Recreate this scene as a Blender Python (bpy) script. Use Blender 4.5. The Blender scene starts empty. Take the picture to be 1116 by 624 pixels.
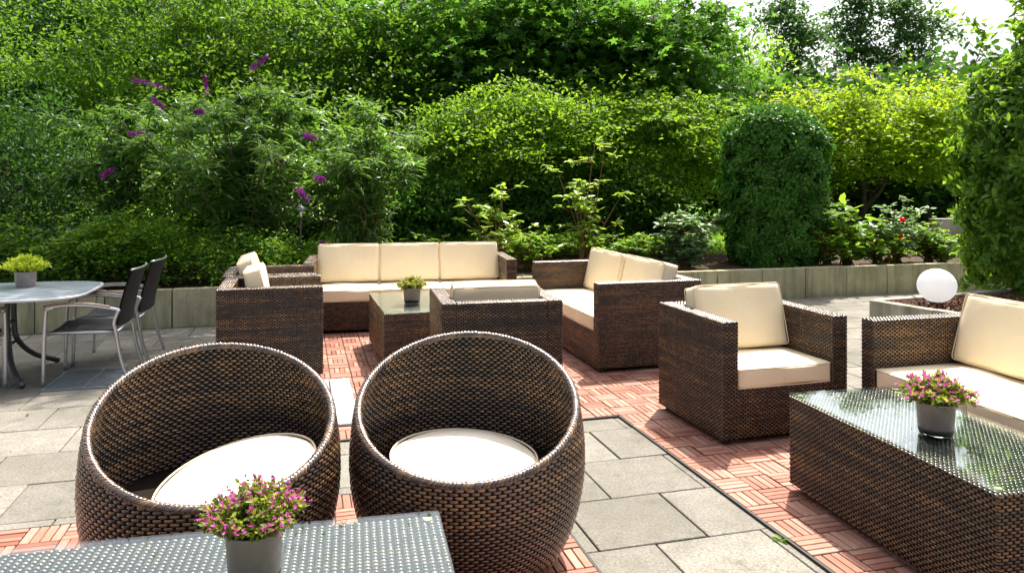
import bpy, bmesh, math, random
import numpy as np
from math import radians as R, sin, cos, pi
from mathutils import Vector, Matrix

rng = np.random.default_rng(7)
random.seed(7)
scene = bpy.context.scene
COL = scene.collection
HC = 1.42                       # eye height
F = 830.0                       # focal length in photo pixels
A0 = R(15.5)                    # the terrace is laid out turned by this angle
O = np.array([.649, 4.60])      # inner corner of the wooden deck
U = np.array([cos(A0), sin(A0)]); V = np.array([-sin(A0), cos(A0)])
def gx(px, Y): return (px-558)/F*Y
def gz(py, Y): return HC-(py-198)*Y/F
def duv(u, v):
    p = O+u*U+v*V
    return p

# ------------------------------------------------------------------ materials
def newmat(name):
    m = bpy.data.materials.new(name); m.use_nodes = True
    nt = m.node_tree; nt.nodes.clear()
    out = nt.nodes.new('ShaderNodeOutputMaterial')
    return m, nt, out
class N:
    def __init__(s, nt): s.nt = nt
    def __call__(s, typ, **kw):
        n = s.nt.nodes.new(typ)
        for k, v in kw.items():
            if k.startswith('i_'): n.inputs[k[2:].replace('_', ' ')].default_value = v
            else: setattr(n, k, v)
        return n
    def link(s, a, b): s.nt.links.new(a, b)
    def math(s, op, a, b=None, c=None):
        n = s.nt.nodes.new('ShaderNodeMath'); n.operation = op
        for i, x in enumerate((a, b, c)):
            if x is None: continue
            if isinstance(x, (int, float)): n.inputs[i].default_value = x
            else: s.nt.links.new(x, n.inputs[i])
        return n.outputs[0]
    def mix(s, fac, a, b, blend='MIX'):
        n = s.nt.nodes.new('ShaderNodeMix'); n.data_type = 'RGBA'; n.blend_type = blend
        for i, x in ((0, fac), (6, a), (7, b)):
            if isinstance(x, (int, float)): n.inputs[i].default_value = x
            elif isinstance(x, tuple): n.inputs[i].default_value = (x+(1,))[:4]
            else: s.nt.links.new(x, n.inputs[i])
        return n.outputs[2]
    def ramp(s, fac, stops):
        n = s.nt.nodes.new('ShaderNodeValToRGB')
        e = n.color_ramp.elements
        while len(e) < len(stops): e.new(.5)
        for el, (p, c) in zip(e, stops):
            el.position = p; el.color = (c+(1,))[:4] if isinstance(c, tuple) else (c, c, c, 1)
        s.nt.links.new(fac, n.inputs[0])
        return n.outputs[0]
    def noise(s, vec, scale, detail=3, rough=.55, w=None):
        n = s.nt.nodes.new('ShaderNodeTexNoise'); n.inputs['Scale'].default_value = scale
        n.inputs['Detail'].default_value = detail; n.inputs['Roughness'].default_value = rough
        if vec is not None: s.nt.links.new(vec, n.inputs['Vector'])
        return n.outputs['Fac']
    def bump(s, h, strength, dist):
        n = s.nt.nodes.new('ShaderNodeBump'); n.inputs['Strength'].default_value = strength
        n.inputs['Distance'].default_value = dist
        s.nt.links.new(h, n.inputs['Height']); return n.outputs[0]
def princ(n, out, color, rough=.5, spec=.5, metal=0, normal=None, **kw):
    b = n('ShaderNodeBsdfPrincipled')
    if isinstance(color, tuple): b.inputs['Base Color'].default_value = (color+(1,))[:4]
    else: n.link(color, b.inputs['Base Color'])
    if isinstance(rough, (int, float)): b.inputs['Roughness'].default_value = rough
    else: n.link(rough, b.inputs['Roughness'])
    b.inputs['Specular IOR Level'].default_value = spec
    b.inputs['Metallic'].default_value = metal
    if normal is not None: n.link(normal, b.inputs['Normal'])
    for k, v in kw.items(): b.inputs[k.replace('_', ' ')].default_value = v
    if out is not None: n.link(b.outputs[0], out.inputs[0])
    return b

def mat_weave(name, dark=(.018, .011, .008), mid=(.080, .043, .021), light=(.27, .142, .053), rough=.27, amount=1.0, row=.0104, coat=.15):
    m, nt, out = newmat(name); n = N(nt)
    uv = n('ShaderNodeUVMap').outputs[0]
    sep = n('ShaderNodeSeparateXYZ'); n.link(uv, sep.inputs[0])
    u, v = sep.outputs[0], sep.outputs[1]
    rowi = n.math('FLOOR', n.math('DIVIDE', v, row))
    # each strand runs on for some length in one tint, and neighbouring rows share a batch
    cmb = n('ShaderNodeCombineXYZ'); n.link(n.math('MULTIPLY', u, 2.2), cmb.inputs[0]); n.link(n.math('MULTIPLY', rowi, 3.71), cmb.inputs[1])
    n1 = n.noise(cmb.outputs[0], 1.0, 1, .4)
    cmb2 = n('ShaderNodeCombineXYZ'); n.link(n.math('MULTIPLY', u, 1.1), cmb2.inputs[0]); n.link(n.math('MULTIPLY', rowi, .17), cmb2.inputs[1])
    n2 = n.noise(cmb2.outputs[0], 1.0, 2, .5)
    cmb3 = n('ShaderNodeCombineXYZ'); n.link(n.math('MULTIPLY', u, 9.0), cmb3.inputs[0])
    n3 = n.noise(cmb3.outputs[0], 1.0, 1, .4)
    geo = n('ShaderNodeNewGeometry').outputs['Random Per Island']
    s = n.math('ADD', n.math('MULTIPLY', n1, .42), n.math('MULTIPLY', n2, .42))
    s = n.math('ADD', s, n.math('MULTIPLY', n3, .14))
    s = n.math('ADD', s, n.math('MULTIPLY', geo, .10))
    col = n.ramp(s, [(.43, dark), (.54, mid), (.70, light)])
    tc = n('ShaderNodeTexCoord').outputs['Object']
    f = n.noise(tc, 900, 1, .5)
    rr = n.math('ADD', n.math('MULTIPLY', geo, .16), rough-.06)
    princ(n, out, col, rr, .7, normal=n.bump(f, .10, .0003), Coat_Weight=coat, Coat_Roughness=.12)
    return m
def mat_plain(name, col, rough=.5, spec=.5, metal=0, nscale=None, namt=.15, bscale=None, bstr=.2, bdist=.002, **kw):
    m, nt, out = newmat(name); n = N(nt)
    tc = n('ShaderNodeTexCoord').outputs['Object']
    c = col; normal = None
    if nscale:
        f = n.noise(tc, nscale, 4, .6)
        lo = tuple(x*(1-namt) for x in col); hi = tuple(min(1, x*(1+namt)) for x in col)
        c = n.ramp(f, [(.3, lo), (.7, hi)])
    if bscale:
        normal = n.bump(n.noise(tc, bscale, 3, .6), bstr, bdist)
    princ(n, out, c, rough, spec, metal, normal, **kw)
    return m
def mat_leaf(name, a, b, trans, tfac=.45, rough=.46, spec=.22, tips=None):
    m, nt, out = newmat(name); n = N(nt)
    geo = n('ShaderNodeNewGeometry'); r = geo.outputs['Random Per Island']
    tc = n('ShaderNodeTexCoord').outputs['Object']
    big = n.noise(tc, 1.3, 2, .5)
    s = n.math('ADD', n.math('MULTIPLY', r, .6), n.math('MULTIPLY', big, .45))
    stops = [(.2, a), (.8, b)]
    if tips: stops.append((.93, tips))
    col = n.ramp(s, stops)
    p = princ(n, None, col, rough, spec)
    t = n('ShaderNodeBsdfTranslucent')
    tcol = n.mix(r, tuple(x*.75 for x in trans), tuple(min(1, x*1.2) for x in trans))
    if tips: tcol = n.mix(n.ramp(s, [(.86, 0.), (.92, 1.)]), tcol, tips)
    n.link(tcol, t.inputs[0])
    mx = n('ShaderNodeMixShader'); mx.inputs[0].default_value = tfac
    n.link(p.outputs[0], mx.inputs[1]); n.link(t.outputs[0], mx.inputs[2])
    n.link(mx.outputs[0], out.inputs[0])
    return m
def mat_fabric(name, col):
    m, nt, out = newmat(name); n = N(nt)
    tc = n('ShaderNodeTexCoord').outputs['Object']
    w = n.noise(tc, 700, 2, .5); big = n.noise(tc, 5, 3, .5)
    mp = n('ShaderNodeMapping'); mp.inputs['Scale'].default_value = (30, 30, 3); n.link(tc, mp.inputs[0])
    fold = n.noise(mp.outputs[0], 1.0, 2, .5)
    c = n.ramp(big, [(.3, tuple(x*.93 for x in col)), (.7, col)])
    st_ = n.noise(tc, 11, 5, .7); c = n.mix(n.ramp(st_, [(.60, 0.), (.74, .22)]), c, (.45, .34, .22))
    h = n.math('ADD', n.math('MULTIPLY', w, .12), n.math('ADD', n.math('MULTIPLY', big, 3.5), n.math('MULTIPLY', fold, .5)))
    princ(n, out, c, .85, .2, normal=n.bump(h, .5, .004))
    return m
def mat_glass(name):
    m, nt, out = newmat(name); n = N(nt)
    tr = n('ShaderNodeBsdfTransparent'); tr.inputs[0].default_value = (.90, .96, .94, 1)
    gl = n('ShaderNodeBsdfGlossy'); gl.inputs['Roughness'].default_value = .015; gl.inputs['Color'].default_value = (.95, .98, 1, 1)
    tcg = n('ShaderNodeTexCoord').outputs['Object']; sm = n.noise(tcg, 14, 5, .7); n.link(n.ramp(sm, [(.45, .012), (.62, .10)]), gl.inputs['Roughness'])
    lw = n('ShaderNodeLayerWeight'); lw.inputs[0].default_value = .5
    fz = n.math('ADD', n.math('MULTIPLY', n.math('POWER', lw.outputs['Facing'], 4.6), .9), .045)
    mx = n('ShaderNodeMixShader')
    n.link(fz, mx.inputs[0])
    n.link(tr.outputs[0], mx.inputs[1]); n.link(gl.outputs[0], mx.inputs[2]); n.link(mx.outputs[0], out.inputs[0])
    return m
def mat_slab(name):
    m, nt, out = newmat(name); n = N(nt)
    tc = n('ShaderNodeTexCoord').outputs['Object']
    geo = n('ShaderNodeNewGeometry').outputs['Random Per Island']
    fine = n.noise(tc, 85, 5, .75); mid = n.noise(tc, 9, 5, .65); big = n.noise(tc, 1.7, 3, .5)
    base = n.mix(geo, (.205, .192, .168), (.305, .287, .252))
    c = n.mix(n.ramp(mid, [(.35, 0.), (.65, 1.)]), n.mix(1.0, base, (.76, .76, .74), 'MULTIPLY'), base)
    c = n.mix(n.ramp(big, [(.42, 0.), (.62, .45)]), c, (.115, .11, .085))
    vo = n('ShaderNodeTexVoronoi'); vo.inputs['Scale'].default_value = 95; n.link(tc, vo.inputs['Vector'])
    mb_ = n.noise(tc, 3.3, 6, .75); c = n.mix(n.ramp(mb_, [(.56, 0.), (.66, .6)]), c, (.085, .09, .055))
    spk = n.ramp(vo.outputs['Distance'], [(.08, 1.), (.22, 0.)])
    vc = n('ShaderNodeSeparateColor'); n.link(vo.outputs['Color'], vc.inputs[0])
    spk = n.math('MULTIPLY', spk, n.ramp(vc.outputs[0], [(.68, 0.), (.75, 1.)]))
    c = n.mix(n.math('MULTIPLY', spk, .85), c, (.46, .45, .42))
    dk = n.math('MULTIPLY', n.ramp(vo.outputs['Distance'], [(.06, 1.), (.20, 0.)]), n.ramp(vc.outputs[1], [(.72, 0.), (.78, 1.)]))
    c = n.mix(n.math('MULTIPLY', dk, .7), c, (.09, .085, .075))
    c = n.mix(n.ramp(fine, [(.40, .6), (.56, 0.)]), c, (.085, .08, .068))
    h = n.math('ADD', n.math('MULTIPLY', fine, .6), mid)
    princ(n, out, c, .88, .25, normal=n.bump(h, .6, .004))
    return m
def mat_deck(name):
    m, nt, out = newmat(name); n = N(nt)
    uv = n('ShaderNodeUVMap').outputs[0]
    geo = n('ShaderNodeNewGeometry').outputs['Random Per Island']
    mp = n('ShaderNodeMapping'); mp.inputs['Scale'].default_value = (12, 160, 1); n.link(uv, mp.inputs[0])
    ad = n('ShaderNodeVectorMath'); ad.operation = 'ADD'; n.link(mp.outputs[0], ad.inputs[0])
    cb = n('ShaderNodeCombineXYZ'); n.link(n.math('MULTIPLY', geo, 97.), cb.inputs[0]); n.link(n.math('MULTIPLY', geo, 31.), cb.inputs[1]); n.link(cb.outputs[0], ad.inputs[1])
    g = n.noise(ad.outputs[0], 1, 4, .65)
    tc = n('ShaderNodeTexCoord').outputs['Object']
    big = n.noise(tc, 2.5, 3, .6)
    c = n.ramp(geo, [(0., (.235, .085, .055)), (.35, (.33, .135, .09)), (.7, (.39, .185, .135)), (1., (.47, .26, .20))])
    c = n.mix(n.ramp(g, [(.35, .45), (.6, 0.)]), c, (.17, .06, .035))
    c = n.mix(n.ramp(big, [(.45, 0.), (.7, .25)]), c, (.46, .34, .27))
    princ(n, out, c, .62, .3, normal=n.bump(g, .5, .0015))
    return m
def mat_concrete(name, col=(.50, .46, .29)):
    m, nt, out = newmat(name); n = N(nt)
    tc = n('ShaderNodeTexCoord').outputs['Object']
    mid = n.noise(tc, 4, 5, .65); fine = n.noise(tc, 60, 4, .7)
    mp = n('ShaderNodeMapping'); mp.inputs['Scale'].default_value = (7, 7, .8); n.link(tc, mp.inputs[0])
    drip = n.noise(mp.outputs[0], 1, 4, .6)
    c = n.ramp(mid, [(.3, tuple(x*.72 for x in col)), (.7, tuple(x*1.12 for x in col))])
    c = n.mix(n.ramp(drip, [(.45, 0.), (.70, .75)]), c, (.12, .13, .08))
    c = n.mix(n.ramp(fine, [(.42, .3), (.55, 0.)]), c, tuple(x*.5 for x in col))
    princ(n, out, c, .85, .25, normal=n.bump(n.math('ADD', fine, mid), .4, .004))
    return m
def mat_ground(name, c1, c2, scale, rough=.95, bd=.02, c3=None):
    m, nt, out = newmat(name); n = N(nt)
    tc = n('ShaderNodeTexCoord').outputs['Object']
    f = n.noise(tc, scale, 6, .7); g = n.noise(tc, scale*.08, 3, .5)
    c = n.ramp(f, [(.35, c1), (.65, c2)])
    if c3: c = n.mix(n.ramp(g, [(.45, 0.), (.6, 1.)]), c, c3)
    princ(n, out, c, rough, .2, normal=n.bump(f, .8, bd))
    return m

MAT = {}
MAT['weave'] = mat_weave('wicker')
MAT['weave_round'] = mat_weave('wicker_round', (.034, .028, .027), (.10, .060, .040), (.34, .185, .075), .22, row=.0116, coat=.7)
MAT['weave_top_glint'] = mat_weave('wicker_top_glint', (.06, .048, .038), (.16, .12, .085), (.32, .22, .13), .21, row=.0175)  # paler than the side weave: sun and sky glints put into the colour
MAT['core'] = mat_plain('wicker_core', (.010, .006, .004), .75, .15)
MAT['fabric'] = mat_fabric('cream_fabric', (.90, .765, .53))
MAT['fabric_round'] = mat_fabric('cream_fabric_round', (.88, .80, .66))
MAT['pipe'] = mat_plain('piping', (.72, .60, .43), .85, .2)
MAT['foot'] = mat_plain('plastic_foot', (.015, .015, .015), .5)
MAT['glass'] = mat_glass('table_glass')
MAT['spacer'] = mat_plain('glass_spacer', (.72, .62, .30), .3, .5)
MAT['slab'] = mat_slab('paving_concrete')
MAT['deck'] = mat_deck('deck_wood')
MAT['deckbase'] = mat_plain('deck_grid', (.012, .012, .012), .6)
MAT['concrete'] = mat_concrete('block_concrete')
MAT['concrete2'] = mat_concrete('bed_concrete', (.48, .46, .36))
MAT['alu'] = mat_plain('aluminium', (.62, .63, .65), .32, .5, .85, 20, .08)
MAT['darkmetal'] = mat_plain('dark_metal', (.10, .11, .12), .38, .5, .6, 14, .2)
MAT['tabletop'] = mat_plain('grey_tabletop', (.36, .41, .47), .18, .6, 0, 6, .12)
MAT['rimalu'] = mat_plain('table_rim', (.74, .77, .82), .3, .6, .2)
MAT['mesh'] = mat_plain('black_mesh', (.022, .023, .026), .42, .5)
MAT['armcap'] = mat_plain('arm_cap', (.30, .20, .14), .4, .5, 0, 30, .3)
MAT['pot'] = mat_plain('grey_pot', (.245, .21, .185), .38, .5, 0, 18, .15)
MAT['soil'] = mat_ground('soil', (.035, .022, .014), (.085, .055, .035), 14)
MAT['mulch'] = mat_plain('bark_chip', (.20, .10, .065), .85, .2, 0, 3, .75)
MAT['lawn'] = mat_ground('lawn', (.06, .16, .012), (.16, .33, .03), 10, c3=(.12, .22, .02))
MAT['grass'] = mat_leaf('grass_blade', (.12, .28, .02), (.24, .44, .04), (.45, .70, .05), .5)
MAT['pathgrey'] = mat_ground('far_path', (.30, .30, .29), (.42, .42, .40), 6)
MAT['sub'] = mat_ground('joint_sand', (.06, .055, .038), (.13, .12, .085), 30)
MAT['ground'] = mat_ground('far_ground', (.05, .08, .025), (.09, .12, .04), 4)
MAT['bark'] = mat_ground('tree_bark', (.035, .028, .02), (.10, .08, .055), 16, bd=.01)
MAT['twig'] = mat_plain('green_twig', (.10, .09, .035), .7, .3)
MAT['twig_brown'] = mat_plain('brown_twig', (.16, .085, .04), .7, .3)
m_, nt_, out_ = newmat('opal_plastic'); n_ = N(nt_)
p_ = princ(n_, None, (.93, .94, .96), .35, .4); t_ = n_('ShaderNodeBsdfTranslucent'); t_.inputs[0].default_value = (.95, .96, .98, 1)
x_ = n_('ShaderNodeMixShader'); x_.inputs[0].default_value = .55; n_.link(p_.outputs[0], x_.inputs[1]); n_.link(t_.outputs[0], x_.inputs[2]); n_.link(x_.outputs[0], out_.inputs[0]); MAT['globe'] = m_
MAT['black'] = mat_plain('black_metal', (.02, .02, .02), .4)
MAT['plate'] = mat_plain('pale_panel', (.30, .345, .38), .5, .4, 0, 25, .1, 200, .2, .001)
MAT['grate'] = mat_plain('galvanised', (.22, .25, .29), .4, .5, .5, 30, .2)
MAT['petal_pink'] = mat_leaf('petal_pink', (.62, .05, .38), (.80, .14, .55), (.9, .15, .6), .3)
MAT['petal_purple'] = mat_leaf('petal_purple', (.20, .008, .22), (.40, .03, .42), (.5, .05, .5), .3)
MAT['petal_red'] = mat_leaf('petal_red', (.55, .01, .02), (.75, .03, .03), (.8, .03, .03), .3)
MAT['l_pot'] = mat_leaf('leaf_pot', (.07, .13, .02), (.20, .27, .04), (.42, .5, .05), .4, tips=(.60, .33, .05))
MAT['l_potyellow'] = mat_leaf('leaf_potyellow', (.30, .42, .03), (.55, .66, .05), (.75, .85, .08), .45, tips=(.75, .40, .08))
MAT['l_potmix'] = mat_leaf('leaf_potmix', (.18, .24, .04), (.38, .40, .10), (.5, .5, .1), .4, tips=(.60, .25, .18))
MAT['l_plane'] = mat_leaf('leaf_plane', (.028, .088, .018), (.075, .18, .035), (.17, .37, .035), .5)
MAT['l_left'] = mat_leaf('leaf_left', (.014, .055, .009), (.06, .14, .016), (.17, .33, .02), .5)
MAT['l_lime'] = mat_leaf('leaf_lime', (.11, .24, .02), (.24, .40, .03), (.34, .56, .04), .5)
MAT['l_gold'] = mat_leaf('leaf_gold', (.055, .135, .012), (.21, .30, .018), (.42, .60, .028), .5)
MAT['l_mid'] = mat_leaf('leaf_mid', (.036, .11, .014), (.12, .24, .02), (.28, .48, .025), .5)
MAT['l_yew'] = mat_leaf('leaf_yew', (.035, .12, .018), (.09, .23, .03), (.15, .36, .035), .3, .38)
MAT['l_budd'] = mat_leaf('leaf_buddleia', (.04, .13, .03), (.14, .27, .075), (.25, .46, .055), .42, .38, .5)
MAT['l_low'] = mat_leaf('leaf_low', (.04, .12, .015), (.12, .26, .02), (.30, .50, .03), .45)
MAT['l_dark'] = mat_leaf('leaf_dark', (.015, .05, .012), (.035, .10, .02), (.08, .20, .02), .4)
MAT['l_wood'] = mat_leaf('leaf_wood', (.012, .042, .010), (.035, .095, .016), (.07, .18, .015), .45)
MAT['l_far'] = mat_leaf('leaf_far', (.025, .065, .03), (.055, .125, .045), (.11, .22, .05), .45)
MAT['l_rhodo'] = mat_leaf('leaf_rhodo', (.12, .23, .035), (.25, .38, .07), (.42, .60, .06), .45, .3, .6)
MAT['l_silver'] = mat_leaf('leaf_silver', (.12, .24, .11), (.26, .40, .20), (.25, .42, .12), .35, .35, .6)
MAT['l_horn'] = mat_leaf('leaf_hornbeam', (.035, .11, .015), (.11, .23, .03), (.30, .52, .03), .45, tips=None)
MAT['l_brown'] = mat_leaf('leaf_brown', (.10, .04, .02), (.22, .10, .04), (.35, .15, .05), .3)
MAT['moss'] = mat_leaf('moss', (.07, .13, .02), (.18, .24, .03), (.3, .4, .04), .3)

# ------------------------------------------------------------------ mesh collecting
class MB:
    def __init__(s): s.v = []; s.f = []; s.n = 0; s.mi = []; s.uv = []
    def add(s, verts, faces, mi=0, uv=None):
        """verts (n,3), faces (m,k) int array; uv per vertex (n,2)"""
        verts = np.asarray(verts, float); faces = np.asarray(faces, int)
        if len(verts) == 0: return
        s.v.append(verts); s.f.append(faces+s.n); s.n += len(verts)
        s.mi.append(np.full(len(faces), mi))
        s.uv.append(uv if uv is not None else verts[:, :2].copy())
    def build(s, name, mats, parent=None, smooth=False, loc=None, rot=None):
        me = bpy.data.meshes.new(name)
        V_ = np.concatenate(s.v); UV = np.concatenate(s.uv)
        me.vertices.add(len(V_)); me.vertices.foreach_set('co', V_.ravel())
        loops = np.concatenate([f.ravel() for f in s.f])
        tot = np.concatenate([np.full(len(f), f.shape[1]) for f in s.f])
        st = np.concatenate([[0], np.cumsum(tot)[:-1]])
        me.loops.add(len(loops)); me.loops.foreach_set('vertex_index', loops)
        me.polygons.add(len(tot)); me.polygons.foreach_set('loop_start', st); me.polygons.foreach_set('loop_total', tot)
        me.polygons.foreach_set('material_index', np.concatenate(s.mi))
        if smooth is True: me.polygons.foreach_set('use_smooth', np.ones(len(tot), bool))
        elif smooth is False: me.polygons.foreach_set('use_smooth', np.zeros(len(tot), bool))
        l = me.uv_layers.new(name='UVMap'); l.data.foreach_set('uv', UV[loops].ravel())
        if not isinstance(mats, (list, tuple)): mats = [mats]
        for m in mats: me.materials.append(m)
        me.update(calc_edges=True); me.validate()
        o = bpy.data.objects.new(name, me); COL.objects.link(o)
        if parent is not None: o.parent = parent
        if loc is not None: o.location = loc
        if rot is not None: o.rotation_euler = rot
        return o
def bm_arrays(bm):
    bm.verts.index_update()
    v = np.array([x.co[:] for x in bm.verts]); fs = {}
    for f in bm.faces: fs.setdefault(len(f.verts), []).append([x.index for x in f.verts])
    return v, fs
_boxcache = {}
def rbox(mb, c, size, rz=0, bev=0, seg=1, mi=0, uvs=False):
    """box with bevelled edges, centre c"""
    key = (tuple(np.round(size, 5)), bev, seg)
    if key not in _boxcache:
        bm = bmesh.new(); bmesh.ops.create_cube(bm, size=1)
        for x in bm.verts: x.co = Vector((x.co.x*size[0], x.co.y*size[1], x.co.z*size[2]))
        if bev > 0: bmesh.ops.bevel(bm, geom=bm.edges[:], offset=bev, segments=seg, affect='EDGES', profile=.5)
        _boxcache[key] = bm_arrays(bm); bm.free()
    v, fs = _boxcache[key]
    loc = v.copy()
    if rz:
        ca, sa = cos(rz), sin(rz)
        w = np.stack([v[:, 0]*ca-v[:, 1]*sa, v[:, 0]*sa+v[:, 1]*ca, v[:, 2]], 1)
    else: w = v.copy()
    w = w+np.asarray(c)
    uv = loc[:, :2].copy() if uvs is False else uvs(loc)
    base = mb.n
    first = True
    for k, f in fs.items():
        f = np.array(f)
        if first: mb.add(w, f, mi, uv); first = False
        else:
            mb.f.append(f+base); mb.mi.append(np.full(len(f), mi))
def tube(mb, pts, rad, n=8, mi=0, cap=True, flat=1.0):
    pts = np.asarray(pts, float); m = len(pts)
    rad = np.full(m, rad) if np.isscalar(rad) else np.asarray(rad, float)
    t = np.gradient(pts, axis=0); t /= np.linalg.norm(t, axis=1)[:, None]+1e-9
    ref = np.array([0, 0, 1.]) if abs(t[0, 2]) < .9 else np.array([1., 0, 0])
    a = np.cross(t[0], ref); a /= np.linalg.norm(a)
    rings = []
    for i in range(m):
        a = a-t[i]*a.dot(t[i]); a /= np.linalg.norm(a)+1e-9
        b = np.cross(t[i], a)
        th = np.arange(n)*2*pi/n
        rings.append(pts[i]+rad[i]*(np.outer(np.cos(th), a)+flat*np.outer(np.sin(th), b)))
    v = np.concatenate(rings)
    i, j = np.meshgrid(np.arange(m-1), np.arange(n), indexing='ij'); i = i.ravel(); j = j.ravel(); k = (j+1) % n
    f = np.stack([i*n+j, i*n+k, (i+1)*n+k, (i+1)*n+j], 1)
    base = mb.n
    mb.add(v, f, mi)
    if cap:
        mb.f.append(np.array([list(range(n))[::-1]])+base); mb.mi.append(np.array([mi]))
        mb.f.append(np.array([list(range((m-1)*n, m*n))])+base); mb.mi.append(np.array([mi]))
def smoothpath(pts, k=6):
    """Catmull-Rom through points"""
    p = np.asarray(pts, float); p = np.vstack([2*p[0]-p[1], p, 2*p[-1]-p[-2]]); out = []
    for i in range(1, len(p)-2):
        for t in np.linspace(0, 1, k, endpoint=False):
            out.append(.5*((2*p[i])+(-p[i-1]+p[i+1])*t+(2*p[i-1]-5*p[i]+4*p[i+1]-p[i+2])*t*t+(-p[i-1]+3*p[i]-3*p[i+1]+p[i+2])*t**3))
    out.append(p[-2]); return np.array(out)
def lathe(mb, prof, n=32, mi=0, c=(0, 0, 0)):
    prof = np.asarray(prof, float); m = len(prof); th = np.arange(n)*2*pi/n
    v = np.stack([np.outer(prof[:, 0], np.cos(th)), np.outer(prof[:, 0], np.sin(th)), np.repeat(prof[:, 1][:, None], n, 1)], 2).reshape(-1, 3)+np.asarray(c)
    i, j = np.meshgrid(np.arange(m-1), np.arange(n), indexing='ij'); i = i.ravel(); j = j.ravel(); k = (j+1) % n
    mb.add(v, np.stack([i*n+j, i*n+k, (i+1)*n+k, (i+1)*n+j], 1), mi)

# ------------------------------------------------------------------ objects
def thing(name, label, cat, loc=(0, 0, 0), rz=0, group=None):
    o = bpy.data.objects.new(name, None); COL.objects.link(o); o.empty_display_size = .1
    o.location = loc; o.rotation_euler = (0, 0, rz); tag(o, label, cat, group); return o
def tag(o, label=None, cat=None, group=None, kind=None):
    if label: o['label'] = label
    if cat: o['category'] = cat
    if group: o['group'] = group
    if kind: o['kind'] = kind
    return o
def dup(root, loc=None, rz=None, label=None, group=None):
    kids = {}
    for o in bpy.data.objects:
        if o.parent: kids.setdefault(o.parent, []).append(o)
    def cp(o, par):
        c = o.copy(); COL.objects.link(c)
        if par is not None: c.parent = par
        for ch in kids.get(o, []): cp(ch, c)
        return c
    r = cp(root, None)
    if loc is not None: r.location = loc
    if rz is not None: r.rotation_euler = (0, 0, rz)
    if label: r['label'] = label
    if group: r['group'] = group
    return r

# ------------------------------------------------------------------ weave: real strands passing over the stakes
PITCH, ROW = .0300, .0104
def weave(mb, mapf, u0, u1, v0, v1, pitch=PITCH, row=ROW, ln=.80, hh=.0026, na=4, off=.5, keep=None, mi=1, jit=.0005, gap=.80):
    i0, i1 = int(math.floor(v0/row)), int(math.ceil(v1/row))
    j0, j1 = int(math.floor(u0/pitch))-1, int(math.ceil(u1/pitch))+1
    I, J = np.meshgrid(np.arange(i0, i1), np.arange(j0, j1), indexing='ij')
    cu = (J+off*(I % 2)+.5)*pitch; cv = (I+.5)*row
    cu = cu.ravel(); cv = cv.ravel()
    lo = np.maximum(cu-pitch*ln/2*1.0, u0); hi = np.minimum(cu+pitch*ln/2, u1)
    ok = (hi-lo > pitch*.2) & (cv > v0) & (cv < v1)
    if keep is not None: ok &= keep(cu, cv)
    lo, hi, cv = lo[ok], hi[ok], cv[ok]; m = len(cv)
    if not m: return
    t = np.linspace(0, 1, na+1); s = np.array([-1, 0, 1.])
    uu = lo[:, None]+(hi-lo)[:, None]*t[None]                    # m, na+1
    arch = (1-(2*t-1)**2)**.6
    jz = rng.normal(0, jit, m)
    wid = row*gap/2*(1+.15*(arch-1))
    P = np.zeros((m, na+1, 3, 2)); D = np.zeros((m, na+1, 3))
    P[..., 0] = uu[:, :, None]; P[..., 1] = cv[:, None, None]+s[None, None]*wid[None, :, None]
    D[...] = (hh*(arch*1.7-.7))[None, :, None]-(s**2)[None, None]*hh*.75+jz[:, None, None]
    pos = mapf(P[..., 0].ravel(), P[..., 1].ravel(), D.ravel())
    uv = P.reshape(-1, 2).copy(); uv[:, 1] = np.repeat(cv, (na+1)*3)
    k = (na+1)*3
    q = []
    for a in range(na):
        for b in range(2):
            q.append([a*3+b, (a+1)*3+b, (a+1)*3+b+1, a*3+b+1])
    f = (np.arange(m)*k)[:, None, None]+np.array(q)[None]
    mb.add(pos, f.reshape(-1, 4), mi, uv)
def panel(mb, o, ud, vd, W, H, u_ph=0, v_ph=0, **kw):
    """flat woven panel from corner o along ud and vd; phases keep the pattern running across neighbouring panels"""
    o = np.asarray(o, float); ud = np.asarray(ud, float); vd = np.asarray(vd, float); nn = np.cross(ud, vd)
    def mp(u, v, d): return o+np.outer(u-u_ph, ud)+np.outer(v-v_ph, vd)+np.outer(d, nn)
    weave(mb, mp, u_ph, u_ph+W, v_ph, v_ph+H, **kw)
def wbox(x0, x1, y0, y1, z0, z1, faces='FBLRT', tops={'hh': .003}, row=ROW, core=.0015, skip=None):
    """box whose named sides are woven: F front(-y) B back L left R right T top"""
    mb = MB()
    rbox(mb, ((x0+x1)/2, (y0+y1)/2, (z0+z1)/2), (x1-x0-2*core, y1-y0-2*core, z1-z0-2*core), 0, .004, 1, 0)
    X = (1, 0, 0); Y = (0, 1, 0); Z = (0, 0, 1)
    if 'F' in faces: panel(mb, (x0, y0, z0), X, Z, x1-x0, z1-z0, x0, z0)
    if 'B' in faces: panel(mb, (x1, y1, z0), (-1, 0, 0), Z, x1-x0, z1-z0, -x1, z0)
    if 'R' in faces: panel(mb, (x1, y0, z0), Y, Z, y1-y0, z1-z0, y0, z0)
    if 'L' in faces: panel(mb, (x0, y1, z0), (0, -1, 0), Z, y1-y0, z1-z0, -y1, z0)
    if 'T' in faces:
        if x1-x0 > y1-y0: panel(mb, (x1, y0, z1), Y, (-1, 0, 0), y1-y0, x1-x0, y0, -x1, pitch=(y1-y0)/3, **tops)
        else: panel(mb, (x0, y0, z1), X, Y, x1-x0, y1-y0, x0, y0, pitch=(x1-x0)/3, **tops)
    return mb

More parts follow.
